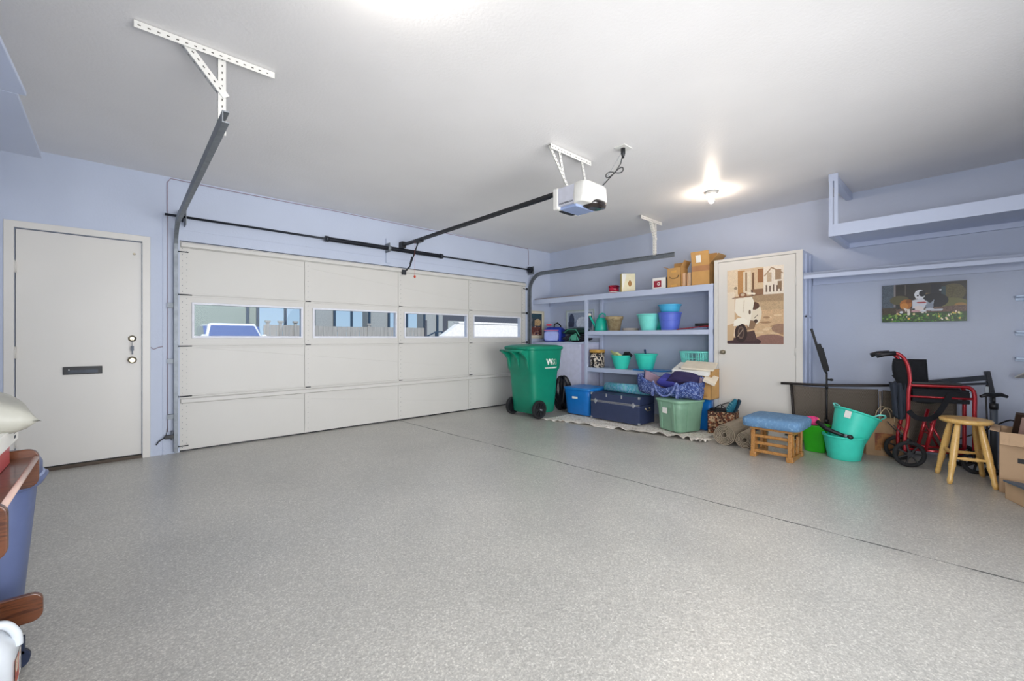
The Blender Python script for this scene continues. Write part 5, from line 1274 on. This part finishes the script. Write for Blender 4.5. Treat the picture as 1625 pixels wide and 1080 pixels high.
for x in (.2, 2.0): MB().box(x, x+.15, -.08, 0, 0, 2.2).build('light_post', m_wframe, dk)
for X, l in ((5.58, 'between the two sky openings of the first window'), (8.74, 'splitting the sky in the second window'), (11.95, 'standing in the sky gap of the third window')):
    t = thing('pergola_post', 'slim slate post '+l, 'post', (X, 22, -.02)); MB().box(-.05, .05, -.05, .05, 0, 4.6).build('post', m_post, t); MB().box(-.5, .5, -.05, .05, 4.4, 4.6).build('cross_beam', m_post, t)
def fence(label, x0, x1, y, h, n, mat_, posts):
    t = thing('board_fence', label, 'fence', (x0, y, -.02)); mb = MB(); wd = (x1-x0)/n
    for i in range(n): mb.box(i*wd+.008, (i+1)*wd-.008, 0, .02, .03, h-(i % 3)*.004)
    mb.build('boards', mat_, t)
    MB().box(0, x1-x0, .02, .06, h*.25, h*.25+.09).box(0, x1-x0, .02, .06, h*.85, h*.85+.09).build('rails', mat_, t)
    for px in posts: MB().box(px-x0-.06, px-x0+.06, -.08, .0, 0, h+.12).box(px-x0-.1, px-x0+.1, -.12, .04, h+.1, h+.18).build('post', m_wframe if 0 else mat_, t)
m_fence = M('weathered_fence', '#a09e99', .9, 0, .15, 3, stretch=(6, 1, .5))
fence('grey board fence with capped posts right of the white car', 4.35, 6.6, 20.5, 1.72, 9, m_fence, (4.5, 5.0, 5.6, 6.2))
fence('grey board fence under the sky in the second and third windows', 6.6, 12.2, 20.5, 1.70, 26, m_fence, (9.0, ))
MB().box(12.15, 12.25, 20.3, 20.4, -.02, 2.1).build('fence_post', m_dk, label='dark gate post at the end of the board fence', cat='post')
# low wall of a stair: white, sloping then level
lw = MB().prism([(7.55, -.02), (7.78, 1.15), (8.52, 1.64), (13.5, 1.64), (13.5, -.02)], 12, 12.25, 'y').prism([(8.50, 1.64), (13.52, 1.64), (13.52, 1.70), (8.45, 1.70)], 11.97, 12.28, 'y')
lw.build('low_wall', M('sunlit_white_stucco', '#f0ebe4', .9, bs=25, bk=.15), label='bright white low wall with a sloping end outside the right windows', cat='wall')
rl = thing('stair_rail', 'dark metal stair rail outside the third window', 'railing', (10.6, 18, 0))
MB().bar((-.3, 0, .95), (.75, 0, 1.42), .05, .06).bar((.75, 0, 1.42), (1.15, 0, 1.44), .05, .06).build('handrail', m_post, rl)
for x, z in ((-.3, .95), (.75, 1.42), (1.12, 1.44)): MB().box(x-.03, x+.03, -.03, .03, -.02, z).build('post', m_post, rl)
# car
car = thing('white_car', 'white utility vehicle parked outside, seen through the first garage window', 'car', (2.95, 17.0, -.02))
m_car = M('white_car_paint', '#eef0f4', .25, 0, .01, coat=.6); m_cg = M('car_glass', '#4a5f92', .08, 0, .05, coat=.8)
bs_ = [(-.0, .55), (.0, .95)]
MB().prism([(-.1, .45), (0, .35), (4.4, .35), (4.5, .6), (4.45, 1.05), (3.9, 1.10), (1.15, 1.12), (.1, .98), (-.08, .8)], -.94, .94, 'x').build('lower_body', m_car, car, bevel=.05)
def cab(y0, y1, hw0, hw1, z0, z1, yb0, yb1):
    vs = [(-hw0, y0, z0), (hw0, y0, z0), (hw1, y1, z1), (-hw1, y1, z1), (-hw0, yb0, z0), (hw0, yb0, z0), (hw1, yb1, z1), (-hw1, yb1, z1)]
    return vs, [(0, 1, 2, 3), (5, 4, 7, 6), (4, 0, 3, 7), (1, 5, 6, 2), (3, 2, 6, 7), (0, 4, 5, 1)]
mb = MB().add(*cab(1.12, 1.72, .90, .74, 1.10, 1.70, 4.3, 3.9)); mb.build('cabin', m_car, car, bevel=.06)
mb = MB().add([(-.83, 1.10, 1.12), (.83, 1.10, 1.12), (.68, 1.60, 1.62), (-.68, 1.60, 1.62)], [(0, 1, 2, 3)]); ob = mb.build('windscreen', m_cg, car, solid=.01); 
mb = MB().prism([(1.45, 1.2), (3.9, 1.2), (3.7, 1.6), (1.85, 1.6)], -.885, .885, 'x').build('side_window', m_cg, car)
for x in (-1.0, .86): MB().box(x, x+.16, 1.2, 1.32, 1.12, 1.28).build('wing_mirror', m_car, car, bevel=.03)
for x in (-.95, .75):
    for y in (.75, 3.6): MB().cyl((x, y, .34), (x+.2, y, .34), .34, 28).build('wheel', m_rubber, car)
MB().box(-.05, .05, 1.02, 1.10, 1.10, 1.16).build('bonnet_trim', m_car, car) if 0 else None
